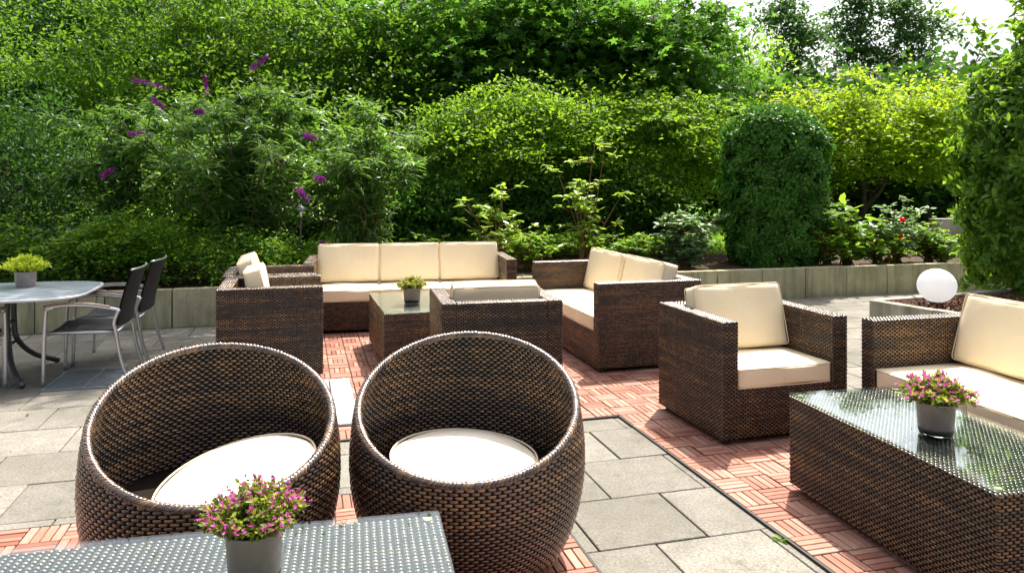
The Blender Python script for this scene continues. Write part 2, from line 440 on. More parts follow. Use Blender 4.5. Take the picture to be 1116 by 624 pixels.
# ------------------------------------------------------------------ cushions
def cushion_mesh(w, d, h, r=.03, puff=.012, n=14, seed=0, top_only=False):
    """rounded, slightly swollen box centred on x,y with z from 0 to h"""
    rg = np.random.default_rng(seed)
    bm = bmesh.new(); bmesh.ops.create_cube(bm, size=2)
    bmesh.ops.subdivide_edges(bm, edges=bm.edges[:], cuts=n, use_grid_fill=True)
    v, fs = bm_arrays(bm); bm.free()
    g = np.sign(v)*(1-(1-np.abs(v))**1.35)                      # denser toward the edges
    half = np.array([w/2, d/2, h/2])
    p = g*half
    r = min(r, h/2*.95)
    inner = np.clip(p, -(half-r), half-r); dv = p-inner; L = np.linalg.norm(dv, axis=1)[:, None]
    on = L[:, 0] > 1e-9
    mx = np.max(np.abs(g), axis=1)
    q = p.copy(); q[on] = (inner+dv/np.maximum(L, 1e-9)*r)[on]
    # swelling
    sx = 1-g[:, 0]**2; sy = 1-g[:, 1]**2; sz = 1-g[:, 2]**2
    q[:, 2] += np.sign(g[:, 2])*(np.abs(g[:, 2])**3)*puff*(np.clip(sx*sy, 0, 1)**.45)
    q[:, 0] += np.sign(g[:, 0])*(np.abs(g[:, 0])**3)*puff*.6*np.clip(sy*sz, 0, 1)**.5
    q[:, 1] += np.sign(g[:, 1])*(np.abs(g[:, 1])**3)*puff*.6*np.clip(sx*sz, 0, 1)**.5
    # soft irregularity
    ph = rg.uniform(0, 6, 8)
    wob = .0035*(np.sin(q[:, 0]*17+ph[0])*np.sin(q[:, 1]*14+ph[1])+np.sin(q[:, 0]*9+q[:, 1]*11+ph[2]))
    q[:, 2] += wob*np.sign(g[:, 2])*np.abs(g[:, 2])**3
    q[:, 1] += .003*np.sin(q[:, 0]*23+ph[3])*np.abs(g[:, 1])**3*np.sign(g[:, 1])
    q[:, 0] += .003*np.sin(q[:, 1]*21+ph[4])*np.abs(g[:, 0])**3*np.sign(g[:, 0])
    q[:, 2] += h/2
    mb = MB(); base = 0; first = True
    for k, f in fs.items():
        if first: mb.add(q, np.array(f), 0); first = False
        else: mb.f.append(np.array(f)); mb.mi.append(np.zeros(len(f), int))
    # piping along both edge loops
    pp = MB()
    for zz in (.0, 1.):
        a = []
        rr = r*.9
        cs = [(w/2-rr, d/2-rr, 0), (-w/2+rr, d/2-rr, 90), (-w/2+rr, -d/2+rr, 180), (w/2-rr, -d/2+rr, 270)]
        for cx, cy, a0 in cs:
            for t in np.linspace(0, 90, 5):
                an = R(a0+t); a.append((cx+rr*.98*cos(an), cy+rr*.98*sin(an), r*.25+zz*(h-r*.5)))
        a.append(a[0]); a = np.array(a)
        # subdivide and follow the swelling
        out = []
        for i in range(len(a)-1):
            k = max(1, int(np.linalg.norm(a[i+1]-a[i])/.05))
            for t in range(k): out.append(a[i]+(a[i+1]-a[i])*t/k)
        out.append(a[-1]); out = np.array(out)
        gx_, gy_ = out[:, 0]/(w/2), out[:, 1]/(d/2)
        ax = np.abs(gx_) > .97; ay = np.abs(gy_) > .97
        out[:, 0] += np.where(ax, np.sign(gx_)*puff*.30*np.clip(1-gy_**2, 0, 1)**.5, 0)
        out[:, 1] += np.where(ay, np.sign(gy_)*puff*.30*np.clip(1-gx_**2, 0, 1)**.5, 0)
        tube(pp, out, .0036, 6, cap=False)
    return mb, pp
def cushion(name, parent, w, d, h, loc, rot=(0, 0, 0), seed=0, r=.018, puff=.007, mat='fabric'):
    mb, pp = cushion_mesh(w, d, h, r, puff, seed=seed)
    o = mb.build(name, MAT[mat], parent, True, loc, rot)
    pp.build('piping', MAT['pipe'], o, True)
    return o

# ------------------------------------------------------------------ box-shaped wicker seats
def lounge(name, label, cat, L, D, n, loc, rz, H=.657, arm=.10, group=None, tilt=16, lean=None):
    """local x along the width, y=0 is the front edge, back at y=D"""
    t = thing(name, label, cat, loc, rz, group)
    W = [MAT['core'], MAT['weave']]
    zb = .028
    wbox(0, arm, 0, D, zb, H, 'FBLRT').build('arm', W, t, True)
    wbox(L-arm, L, 0, D, zb, H, 'FBLRT').build('arm', W, t, True)
    wbox(arm, L-arm, D-.10, D, zb, H, 'FBT').build('backrest', W, t, True)
    wbox(arm, L-arm, .006, D-.10, zb, .292, 'F').build('seat_base', W, t, True)
    for x in (.05, L-.05):
        for y in (.05, D-.05):
            m = MB(); lathe(m, [(0, 0), (.022, 0), (.024, .006), (.024, .03), (0, .03)], 12)
            m.build('foot', MAT['foot'], t, False, (x, y, 0))
    iw = (L-2*arm)/n
    for k in range(n):
        cx = arm+iw*(k+.5)
        cushion('seat_cushion', t, iw-.006, D-.12, .108, (cx, (D-.12)/2+.006, .2925), (0, 0, 0), seed=k+1)
        a, dy = tilt, 0
        if lean: a, dy = lean[k]
        # back cushion stands on the seat and leans on the backrest
        cushion('back_cushion', t, iw-.010, .368, .120, (cx, D-.235+dy, .402), (R(90-a), 0, 0), seed=k+11, r=.020, puff=.010)
    for c in t.children:
        if c.name.startswith('back_cushion'):
            # the mesh runs y -.2...2 ; shift so its lower edge sits on the seat
            a = pi/2-c.rotation_euler.x
            c.location.z = .398+.184*cos(a)
            c.location.y += .20*sin(a)+.0
    return t

GA = 'square wicker armchairs'
armA = lounge('wicker_armchair', 'brown wicker armchair with cream cushions between the side-on loveseat and the long glass table', 'armchair',
              .80, .72, 1, (1.115, 4.045, .014), R(16.5), group=GA)
armC = dup(armA, (.172, 5.524, .014), R(180+12), 'wicker armchair seen from behind, cream cushion showing over its back, beside the far coffee table')
arm1 = dup(armA, (-1.355, 5.46, .014), R(90+15.5), 'wicker armchair showing its broad woven side, nearest of the two armchairs facing right')
arm2 = dup(armA, (-1.60, 6.205, .014), R(90+15.5), 'wicker armchair mostly hidden behind its twin, between it and the three seat back sofa')
for a, sc in ((armC, .962), (arm1, .93), (arm2, .93)): a.scale = (sc, 1.0, 1.0)
for a, (dy, rx, rzz) in ((arm1, (.03, 6, 3)), (arm2, (-.02, -4, -5)), (armC, (.05, 6, 0))):
    for c in a.children:
        if c.name.startswith('back_cushion'):
            c.location.y -= dy; c.location.z -= (.03 if a is armC else 0); c.rotation_euler.x += R(rx)*.5; c.rotation_euler.y = R(rzz)*.4
lounge('wicker_sofa', 'long wicker sofa at the back with three cream back cushions in a row', 'sofa', 2.00, .80, 3, (-1.92, 6.985, .014), R(10.5))
lounge('wicker_loveseat', 'two seat wicker sofa turned side on behind the square armchair, its near arm toward us', 'loveseat', 1.66, .84, 2,
       (.19, 7.185, .014), R(-90+15.5), lean=[(13, -.02), (15, 0)])
lounge('wicker_sofa', 'wicker sofa cut off by the right edge beside the long glass table', 'sofa', 1.98, .84, 3, (1.925, 4.20, .014), R(-90+14))

# ------------------------------------------------------------------ wicker coffee tables with a glass top
def coffee_table(label, L, Wd, loc, rz, group='wicker coffee tables with glass tops'):
    t = thing('coffee_table', label, 'coffee table', loc, rz, group)
    zt = .428
    mb = wbox(0, L, 0, Wd, .028, zt, 'FBLR')
    def mp(u, v, d): return np.stack([u, v, zt+d], 1)
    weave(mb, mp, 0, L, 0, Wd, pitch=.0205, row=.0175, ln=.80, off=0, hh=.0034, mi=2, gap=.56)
    mb.build('frame', [MAT['core'], MAT['weave'], MAT['weave_top_glint']], t, True)
    g = MB(); rbox(g, (L/2, Wd/2, zt+.0105), (L+.004, Wd+.004, .006), 0, .0015, 2)
    gp = g.build('glass_top', MAT['glass'], t, False)
    for x in (.035, L-.035):
        for y in (.035, Wd-.035):
            m = MB(); lathe(m, [(0, 0), (.012, 0), (.012, .0038), (0, .0038)], 16)
            m.build('spacer', MAT['spacer'], t, False, (x, y, zt+.0034))
    for x in (.06, L-.06):
        for y in (.06, Wd-.06):
            m = MB(); lathe(m, [(0, 0), (.022, 0), (.024, .006), (.024, .03), (0, .03)], 12)
            m.build('foot', MAT['foot'], t, False, (x, y, 0))
    return t
coffee_table('long glass topped wicker coffee table at the right in front of the cut off sofa', 1.14, .57, (1.502, 2.385, .0), R(102.5)).location = (1.525+.56*.979, 2.385+.56*.204, .0)
bpy.data.objects['coffee_table'].location.z = .014
coffee_table('far wicker coffee table with glass top, half hidden behind the armchair seen from the back', 1.05, .56, (-.946+.56*.96, 5.63+.56*.28, .014), R(106.5))
coffee_table('nearest glass topped wicker table, cut off by the bottom left corner', 1.45, .58, (-.216-1.45*.979, 2.24-1.45*.205, .014), R(11.8)).location = (-.216-1.45*.979+.58*.204, 2.24-1.45*.205-.58*.979, .014)

# ------------------------------------------------------------------ round wicker tub chairs
ZP = np.array([0, .03, .06, .12, .20, .30, .40, .50, .60, .70, .80, .90])
RP = np.array([.300, .325, .345, .378, .408, .430, .437, .432, .417, .392, .360, .32])
def rout(z): 
    # smooth interpolation of the profile
    return np.interp(z, np.linspace(0, .9, 91), _rs)
_zz = np.linspace(0, .9, 91)
_rs = np.convolve(np.pad(np.interp(_zz, ZP, RP), 4, mode='edge'), np.ones(9)/9, 'valid')
RZ0, RK = .624, .428
def rimz(th):
    z = np.full_like(th, .6)
    for _ in range(40): z = .5*z+.5*(RZ0+RK*np.sin(th)*(rout(z)-.016))
    return z
def round_chair(label, loc, rz, group, crot, cloc):
    t = thing('tub_chair', label, 'tub chair', loc, rz, group)
    mb = MB(); nT = 128; nZ = 28; th = np.arange(nT)*2*pi/nT; rz_ = rimz(th)
    TH = .026
    for inner in (0, 1):
        s = np.linspace(0, 1, nZ)[:, None]
        z0 = 0.012 if not inner else .30
        Z = z0+(rz_[None]-z0)*s
        Rr = rout(Z)-(TH if inner else 0)-(.0015 if not inner else -.0015)
        P = np.stack([Rr*np.cos(th)[None], Rr*np.sin(th)[None], Z], 2).reshape(-1, 3)
        i, j = np.meshgrid(np.arange(nZ-1), np.arange(nT), indexing='ij'); i = i.ravel(); j = j.ravel(); k = (j+1) % nT
        mb.add(P, np.stack([i*nT+j, i*nT+k, (i+1)*nT+k, (i+1)*nT+j], 1), 0)
    CIR = .43
    npit = int(round(2*pi*CIR/.0345)); pit = 2*pi*CIR/npit
    def mo(u, v, d):
        a = u/CIR; r = rout(v)+d; return np.stack([r*np.cos(a), r*np.sin(a), v], 1)
    def mi_(u, v, d):
        a = u/CIR; r = rout(v)-TH-d; return np.stack([r*np.cos(a), r*np.sin(a), v], 1)
    def keep(lo):
        return lambda u, v: (v < rimz(u/CIR)-.004) & (v > lo)
    weave(mb, mo, .001, 2*pi*CIR-.001, .012, .84, pitch=pit, row=.0116, ln=.86, hh=.0032, gap=.78, keep=keep(.012), na=5)
    weave(mb, mi_, .001, 2*pi*CIR-.001, .30, .84, pitch=pit, row=.0116, ln=.86, hh=.0032, gap=.78, keep=keep(.30), na=5)
    mb.build('shell', [MAT['core'], MAT['weave_round']], t, True)
    # wrapped rim
    rm = MB(); nr = 260; a = np.linspace(0, 2*pi, nr+1); zc = rimz(a); rc = rout(zc)-TH/2
    P = np.stack([rc*np.cos(a), rc*np.sin(a), zc], 1); rr = .0148
    tube(rm, P, rr-.002, 12, 0, cap=False)
    seg = np.concatenate([[0], np.cumsum(np.linalg.norm(np.diff(P, axis=0), axis=1))]); Ls = seg[-1]
    tg = np.gradient(P, axis=0); tg /= np.linalg.norm(tg, axis=1)[:, None]
    rad = np.stack([np.cos(a), np.sin(a), 0*a], 1); rad -= tg*(rad*tg).sum(1)[:, None]; rad /= np.linalg.norm(rad, axis=1)[:, None]
    upv = np.cross(tg, rad); upv *= np.sign(upv[:, 2:3])
    nrow = int(Ls/.0072); rw = Ls/nrow
    def mr(u, v, d):
        v2 = (v+u*.8) % Ls                                       # wrapped at a slant
        c = np.stack([np.interp(v2, seg, P[:, k]) for k in range(3)], 1)
        rd = np.stack([np.interp(v2, seg, rad[:, k]) for k in range(3)], 1)
        up = np.stack([np.interp(v2, seg, upv[:, k]) for k in range(3)], 1)
        ph = u/rr
        return c+(rr+d)[:, None]*(np.cos(ph)[:, None]*rd+np.sin(ph)[:, None]*up)
    weave(rm, mr, -.9*rr, 4.1*rr, 0, Ls-.001, pitch=5.0*rr/2, row=rw, ln=.96, gap=.95, hh=.0013, mi=1, na=5)
    rm.build('rim', [MAT['core'], MAT['weave_round']], t, True)
    s = MB(); lathe(s, [(0, .325), (.36, .325), (.385, .32), (.385, .300), (0, .300)], 64); s.build('seat', MAT['core'], t, True)
    # round cushion
    c = MB(); pr = [(0, 0), (.20, .0), (.262, .004), (.278, .018), (.280, .014), (.276, .046), (.258, .058), (.20, .068), (.12, .073), (.05, .075), (0, .075)]
    lathe(c, pr, 72); v = c.v[0]
    v[:, 2] += .004*np.sin(v[:, 0]*14+1)*np.sin(v[:, 1]*12)
    v[:, :2] *= (1+.012*np.sin(3*np.arctan2(v[:, 1], v[:, 0])+1))[:, None]
    co = c.build('cushion', MAT['fabric_round'], t, True, cloc, crot)
    pp = MB()
    for zz in (.012, .052):
        aa = np.linspace(0, 2*pi, 73); q = np.stack([.277*np.cos(aa)*(1+.012*np.sin(3*aa+1)), .277*np.sin(aa)*(1+.012*np.sin(3*aa+1)), 0*aa+zz], 1); tube(pp, q, .004, 6, cap=False)
    pp.build('piping', MAT['pipe'], co, True)
    return t
GR = 'round wicker tub chairs'
tub = round_chair('round wicker tub chair in the middle foreground, its round cream cushion lying flat', (-.165, 2.86, 0), R(2), GR, (R(2), R(3), 0), (-.02, .02, .335))
tub2 = dup(tub, (-1.035, 2.66, 0), R(22), 'left one of the round wicker tub chairs, its cushion tipped up to one side')
tub2.scale = (.975, .975, 1)
for c in tub2.children:
    if c.name.startswith('cushion'): c.rotation_euler = (R(5), R(-13), R(0)); c.location = (.075, -.085, .368)
print('furniture done')

# ------------------------------------------------------------------ foliage
def tmpl(shape):
    if shape == 'oval':
        v = [(0, 0, 0), (.3, .24, .05), (.7, .20, .04), (1, 0, -.04), (.7, -.20, .04), (.3, -.24, .05)]; f = [(0, 1, 2, 3), (0, 3, 4, 5)]
    elif shape == 'diamond':
        v = [(0, 0, 0), (.45, .26, .06), (1, 0, 0), (.45, -.26, .06)]; f = [(0, 1, 2, 3)]
    elif shape == 'lance':
        v = [(0, 0, 0), (.33, .085, .02), (.33, -.085, .02), (.7, .065, -.05), (.7, -.065, -.05), (1, 0, -.18)]; f = [(0, 2, 4, 3), (0, 3, 1, 0)]
        v = [(0, 0, 0), (.30, .09, .03), (.68, .07, -.04), (1, 0, -.18), (.68, -.07, -.04), (.30, -.09, .03), (.30, 0, 0), (.68, 0, -.07)]
        f = [(0, 1, 6, 5), (1, 2, 7, 6), (6, 7, 4, 5), (2, 3, 4, 7)]
    elif shape == 'star':
        v = [(0, 0, 0)]; 
        for k, (an, rr) in enumerate([(-150, .30), (-115, .42), (-95, .22), (-62, .52), (-35, .28), (0, .62), (35, .28), (62, .52), (95, .22), (115, .42), (150, .30)]):
            v.append((.35+rr*cos(R(an)), rr*sin(R(an)), .03 if rr < .3 else -.03))
        v[0] = (.35, 0, 0)
        f = [(0, i, i+1) for i in range(1, 11)]
    elif shape == 'grass':
        v = [(0, .03, 0), (0, -.03, 0), (.6, .02, .08), (.6, -.02, .08), (1, 0, .28)]; f = [(0, 1, 3, 2), (2, 3, 4, 4)]
        v = [(0, .03, 0), (0, -.03, 0), (.6, -.02, .08), (.6, .02, .08), (.99, .003, .28), (.99, -.003, .28)]; f = [(0, 1, 2, 3), (3, 2, 5, 4)]
    return np.array(v, float), np.array(f)
def leaves(mb, P, size, shape='oval', up=.8, spread=.8, outd=None, dirs=None, mi=0, var=.3, rg=rng):
    """P (n,3) leaf roots; normals lean up; dirs optional growth directions"""
    n = len(P)
    if n == 0: return
    nr = rg.normal(0, spread, (n, 3)); nr[:, 2] += up
    if outd is not None: nr += outd
    nr /= np.linalg.norm(nr, axis=1)[:, None]+1e-9
    t = rg.normal(0, 1, (n, 3)) if dirs is None else dirs+rg.normal(0, .35, (n, 3))
    t -= nr*(t*nr).sum(1)[:, None]; t /= np.linalg.norm(t, axis=1)[:, None]+1e-9
    b = np.cross(nr, t)
    s = size*rg.uniform(1-var, 1+var, n)
    v, f = tmpl(shape)
    pos = P[:, None]+s[:, None, None]*(v[None, :, 0:1]*t[:, None]+v[None, :, 1:2]*b[:, None]+v[None, :, 2:3]*nr[:, None])
    ff = (np.arange(n)*len(v))[:, None, None]+f[None]
    mb.add(pos.reshape(-1, 3), ff.reshape(-1, f.shape[1]), mi)
def blob_points(c, r, n, rg, lo=.55, hi=1.05, bottom=-1.0, lump=.18):
    """cluster centres through an uneven ellipsoid shell"""
    out = []
    ph = rg.uniform(0, 6.3, 6)
    while sum(len(x) for x in out) < n:
        d = rg.normal(0, 1, (n, 3)); d /= np.linalg.norm(d, axis=1)[:, None]
        d = d[d[:, 2] > bottom]
        q = 1+lump*(np.sin(d[:, 0]*5+ph[0])*np.sin(d[:, 2]*6+ph[1])+np.sin(d[:, 1]*7+ph[2]+d[:, 0]*3))
        rr = rg.uniform(lo**2, hi**2, len(d))**.5
        out.append(np.asarray(c)+d*(q*rr)[:, None]*np.asarray(r))
    return np.concatenate(out)[:n]
def limb(mb, a, b, r0, r1, rg, wob=.12, n=7, seg=6, mi=0):
    a = np.asarray(a, float); b = np.asarray(b, float); L = np.linalg.norm(b-a)
    k = [a]
    for i in range(1, 4):
        k.append(a+(b-a)*i/4+rg.normal(0, wob*L/4, 3)+np.array([0, 0, .05*L*sin(pi*i/4)]))
    k.append(b); p = smoothpath(k, 3)
    tube(mb, p, np.linspace(r0, r1, len(p)), seg, mi)
    return p
def tree(name, label, cat, base, crown, mat, nclust, per, lsize, shape='oval', csig=(.28, .28, .13), trunk=.12, stems=1, group=None, seed=1,
         lo=.5, hi=1.05, up=.8, spread=.75, bottom=-1.0, limbs=26, lump=.18, bark='bark', extra=None, var=.3, fork=.35, droop=.35):
    """crown: list of (centre, radii, share)"""
    rg = np.random.default_rng(seed)
    t = thing(name, label, cat, base, 0, group)
    base = np.asarray(base, float)
    cs = np.concatenate([blob_points(np.asarray(c)-base, r, max(3, int(nclust*sh)), rg, lo, hi, bottom, lump) for c, r, sh in crown])
    cs = cs[cs[:, 2] > .05]
    mb = MB()
    tb = MB()
    for s in range(stems):
        a = np.array([rg.normal(0, .12*(stems > 1)), rg.normal(0, .1*(stems > 1)), 0])
        sub = cs[rg.permutation(len(cs))[:max(3, limbs//stems)]]
        ctr = cs.mean(0) if stems == 1 else sub[0]
        top = a+(ctr-a)*np.array([fork if stems == 1 else .6, fork if stems == 1 else .6, .75])
        tp = limb(tb, a, top, trunk, trunk*.45, rg, .10, seg=8)
        for q in sub:
            k = rg.integers(int(len(tp)*(.35 if fork > .2 else .9)), len(tp))
            w = limb(tb, tp[k], q, trunk*.20, trunk*.04, rg, .18, seg=5)
    tb.build('trunk', MAT[bark], t, True)
    n = len(cs); cnt = rg.poisson(per, n)
    ci = np.repeat(np.arange(n), cnt)
    D = rg.normal(0, 1, (len(ci), 3))*np.asarray(csig)*rg.uniform(.6, 1.25, n)[ci][:, None]
    oh = cs-cs.mean(0); oh[:, 2] = 0; oh /= np.linalg.norm(oh, axis=1)[:, None]+1e-6
    tl = rg.normal(0, .18, (n, 2))
    D[:, 2] -= droop*(D*oh[ci]).sum(1)+D[:, 0]*tl[ci, 0]+D[:, 1]*tl[ci, 1]
    P = cs[ci]+D
    P = P[P[:, 2] > .02]
    leaves(mb, P, lsize, shape, up, spread, rg=rg, var=var)
    if extra: extra(mb, cs, rg)
    mats = [MAT[mat]] if not isinstance(mat, list) else [MAT[m] for m in mat]
    mb.build('crown', mats, t, True)
    return t

ZB = .33      # soil level behind the wall
def wall_y(x): return 8.45+.268*x

# the big maple-like tree in the middle
tree('maple_tree', 'large dark green broadleaf tree with big lobed leaves filling the top centre', 'tree', (-1.8, 14.4, ZB),
     [((-.5, 14.2, 3.75), (3.1, 1.2, 1.4), .62), ((2.2, 14.0, 3.7), (2.1, 1.1, 1.35), .38)], 'l_plane', 400, 56, .175, 'star', (.36, .36, .07), .15, seed=3, lo=.25, up=1.0, spread=.55, limbs=46, var=.35)
tree('broadleaf_tree', 'tall dense tree with small yellow green leaves filling the top left corner', 'tree', (-5.6, 13.4, ZB),
     [((-6.8, 13.4, 3.6), (3.0, 1.2, 1.45), .40), ((-3.6, 13.5, 3.65), (2.3, 1.1, 1.4), .25), ((-4.9, 12.4, 2.9), (1.6, .7, .9), .12)], 'l_left', 440, 92, .088, 'oval', (.30, .30, .06), .10, seed=4, lo=.35, up=.9, limbs=26)
tree('unseen_shade_tree', 'unseen tree left of the view, added so its branches shade the dining corner', 'tree', (-8.6, 9.4, ZB),
     [((-2.15, 9.75, 6.7), (1.35, 1.2, .7), .5), ((-4.1, 9.6, 6.6), (1.7, 1.25, .7), .5)], 'l_left', 460, 56, .090, 'oval', (.30, .30, .16), .16, seed=24, lo=.1, up=.8, limbs=24, fork=.12)  # canopy above the view, added to cast shade on the dining corner
tree('broadleaf_tree', 'light green backlit tree right of the top centre, left of the far dark trees', 'tree', (6.9, 24.5, ZB),
     [((6.4, 24, 4.2), (2.2, 1.6, 2.1), .7), ((5.4, 24.3, 5.4), (1.5, 1.2, 1.0), .3)], 'l_lime', 330, 60, .135, 'oval', (.45, .45, .09), .14, seed=5, lo=.3)
GB = 'dense background trees behind the garden bed'
for x, Y, rx, lab, sd in ((-9.4, 17.2, 2.9, 'dense green background tree at the far left behind the flowering shrubs', 14), (-4.9, 17.4, 2.9, 'dense green background tree behind the purple flowering bush', 15), (-.2, 17.2, 2.8, 'dense green background tree behind the big maple', 16), (3.6, 17.8, 1.9, 'green background tree between the big maple and the light green tree', 17)):
    tree('background_tree', lab, 'tree', (x, Y, ZB), [((x, Y, 3.6 if x < 2 else 3.1), (rx, 1.2, 3.0 if x < 2 else 1.8), 1)], 'l_wood', 420, 50, .13, 'oval', (.34, .34, .2), .14, seed=sd, lo=.2, limbs=30, group=GB)
# hedge-like golden bushes with stems showing below
G1 = 'golden green bushes behind the planting bed'
tree('golden_bush', 'yellow green spreading bush right of centre, left of the clipped dark column', 'bush', (2.2, 12.4, ZB),
     [((2.3, 12.2, 2.1), (1.35, 1.0, .72), .6), ((1.5, 12.0, 1.75), (.9, .8, .6), .2), ((3.2, 12.3, 1.9), (.8, .8, .65), .2)], 'l_mid', 230, 100, .074, 'oval', (.24, .24, .028), .05, stems=6, group=G1, seed=6, lo=.55, limbs=40, up=1.2, spread=.55)
tree('golden_bush', 'golden yellow layered bush right of the clipped dark column', 'bush', (8.4, 18.4, ZB),
     [((8.1, 18.0, 2.45), (2.25, 1.3, 1.25), .55), ((10.2, 18.2, 2.6), (1.5, 1.3, 1.2), .25), ((6.4, 18.1, 2.1), (1.5, 1.2, 1.0), .2)], 'l_gold', 330, 105, .110, 'oval', (.38, .38, .045), .08, stems=7, group=G1, seed=7, lo=.55, limbs=48, up=1.2, spread=.55)
tree('round_bush', 'mid green arching bush in the centre behind the long back sofa', 'bush', (-.3, 11.6, ZB),
     [((-.2, 11.4, 1.95), (1.25, .9, .85), .7), ((.7, 11.6, 2.2), (.8, .7, .6), .3)], 'l_mid', 210, 95, .068, 'oval', (.24, .24, .03), .045, stems=5, seed=8, lo=.5, limbs=36, up=1.1, spread=.6)
tree('dark_bush', 'dark evergreen bush at the far left edge behind the dining table', 'bush', (-6.4, 9.3, ZB),
     [((-6.1, 9.2, 1.3), (1.1, .9, 1.05), 1)], 'l_dark', 260, 60, .055, 'oval', (.16, .16, .12), .06, stems=3, seed=9, lo=.5)
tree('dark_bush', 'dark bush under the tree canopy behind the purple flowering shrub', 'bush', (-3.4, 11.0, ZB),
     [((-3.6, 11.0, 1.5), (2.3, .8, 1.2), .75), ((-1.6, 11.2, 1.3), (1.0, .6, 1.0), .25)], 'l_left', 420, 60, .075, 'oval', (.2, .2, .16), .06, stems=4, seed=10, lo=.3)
tree('low_shrub', 'low spreading shrub with small bright green leaves above the concrete wall on the left', 'shrub', (-4.1, 8.3, ZB),
     [((-4.2, 8.15, .72), (.75, .45, .52), .5), ((-3.3, 8.2, .58), (.75, .4, .36), .3), ((-2.5, 8.35, .55), (.5, .35, .3), .2)], 'l_low', 230, 62, .048, 'oval', (.15, .15, .018), .025, stems=6, seed=11, lo=.4, limbs=40, up=1.3, spread=.5)

tree('low_shrub', 'low dark green shrub above the wall behind the grey dining table', 'shrub', (-5.6, 7.75, ZB),
     [((-5.5, 7.7, .62), (.95, .42, .42), .6), ((-4.6, 7.9, .50), (.6, .35, .28), .4)], 'l_left', 150, 62, .052, 'oval', (.15, .15, .03), .025, stems=5, seed=12, lo=.3, limbs=24, up=1.2, spread=.5)
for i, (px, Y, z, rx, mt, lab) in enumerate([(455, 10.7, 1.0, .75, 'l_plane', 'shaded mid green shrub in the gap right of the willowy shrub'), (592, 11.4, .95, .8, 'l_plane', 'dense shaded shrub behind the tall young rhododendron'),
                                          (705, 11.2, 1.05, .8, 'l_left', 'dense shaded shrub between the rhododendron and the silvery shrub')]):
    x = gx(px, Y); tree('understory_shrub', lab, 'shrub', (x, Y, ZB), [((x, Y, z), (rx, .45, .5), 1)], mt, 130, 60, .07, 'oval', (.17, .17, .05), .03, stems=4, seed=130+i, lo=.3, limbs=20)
def buddleia(label, base, spec, nst, hgt, spreadx, flowers, seed, mat='l_budd', lsz=.15, group=None, brownfoot=False):
    rg = np.random.default_rng(seed)
    t = thing('butterfly_bush', label, 'shrub', base, 0, group)
    st = MB(); lf = MB(); fl = MB()
    tips = []
    for s in range(nst):
        a = rg.uniform(0, 2*pi); rr = rg.uniform(.0, 1)
        tip = np.array([spreadx*rr*cos(a), spreadx*.55*rr*sin(a), hgt*rg.uniform(.55, 1.0)*(1-.25*rr*rr)])
        base0 = np.array([rg.normal(0, .12), rg.normal(0, .08), 0])
        mid = base0+(tip-base0)*np.array([.35, .35, .55])
        p = smoothpath([base0, mid, tip, tip+np.array([(tip[0])*.16, tip[1]*.16, -.02])], 7)
        tube(st, p, np.linspace(.011, .003, len(p)), 5, 1 if brownfoot and rg.random() < .5 else 0)
        tips.append(p[-1])
        # pairs of long leaves along the stem, side shoots with more
        for k in range(4, len(p)):
            m = 5
            for _ in range(m):
                an = rg.uniform(0, 2*pi)
                d = np.array([cos(an), sin(an), rg.uniform(-.5, .35)])[None]
                leaves(lf, p[k:k+1]+rg.normal(0, .02, (1, 3)), lsz, 'lance', .9, .3, dirs=d, rg=rg)
        for q in range(11):
            k = rg.integers(2, len(p)); an = rg.uniform(0, 2*pi); Ls = rg.uniform(.12, .34)
            e = p[k]+np.array([cos(an)*Ls, sin(an)*Ls, Ls*rg.uniform(.1, .9)])
            tube(st, [p[k], (p[k]+e)/2+[0, 0, .02], e], [.004, .003, .002], 4, 0)
            for w in range(13):
                an2 = rg.uniform(0, 2*pi); tt = rg.uniform(.15, 1)
                leaves(lf, (p[k]+(e-p[k])*tt)[None], lsz*.85, 'lance', .9, .35, dirs=np.array([[cos(an2), sin(an2), rg.uniform(-.5, .4)]]), rg=rg)
    st.build('stem', [MAT['twig'], MAT['twig_brown']], t, True)
    lf.build('foliage', MAT[mat], t, True)
    for (x, y, z, dx, dz, Ln) in flowers:
        f = MB(); n = 260
        tt = rg.uniform(0, 1, n); an = rg.uniform(0, 2*pi, n); rad = .036*(1-tt*.72)*rg.uniform(.5, 1, n)
        ax = np.array([dx, rg.normal(0, .2), dz]); ax /= np.linalg.norm(ax)
        Ln *= 1.25; P = np.outer(tt*Ln, ax); e1 = np.cross(ax, [0, 1, 0]); e1 /= np.linalg.norm(e1); e2 = np.cross(ax, e1)
        P += rad[:, None]*(np.cos(an)[:, None]*e1+np.sin(an)[:, None]*e2); P[:, 2] -= .03*(tt**2)
        leaves(f, P, .020, 'diamond', .3, 1., rg=rg)
        tube(f, [np.zeros(3), ax*Ln*.9], [.004, .002], 5)
        f.build('flower_spike', MAT['petal_purple'], t, True, (x-base[0], y-base[1], z-base[2]))
    return t
YB = 8.75
def fpos(px, py, Y=8.3): return gx(px, Y), Y, gz(py, Y)
fl = []
for (px, py, dx, dz, Ln) in [(143, 87, 1, -.15, .30), (226, 104, -.15, 1, .20), (274, 76, .8, .7, .20), (140, 146, 1, .1, .17), (110, 193, .8, .6, .16), (222, 122, -1, .2, .10), (330, 147, 1, -.1, .12), (300, 170, .6, -.6, .12), (325, 206, .7, -.7, .13), (166, 108, .9, -.5, .13), (343, 194, 1, .1, .09)]:
    x, y, z = fpos(px, py); fl.append((x, y, z, dx, dz, Ln))
buddleia('large butterfly bush with long grey green leaves and purple flower spikes on the left', (-3.1, 9.1, ZB), None, 60, 2.08, 1.85, fl, 21)
buddleia('butterfly bush without open flowers at the left, tallest leafy shoots above the grey dining table', (-4.5, 9.0, ZB), None, 24, 2.05, 1.05, [], 22)
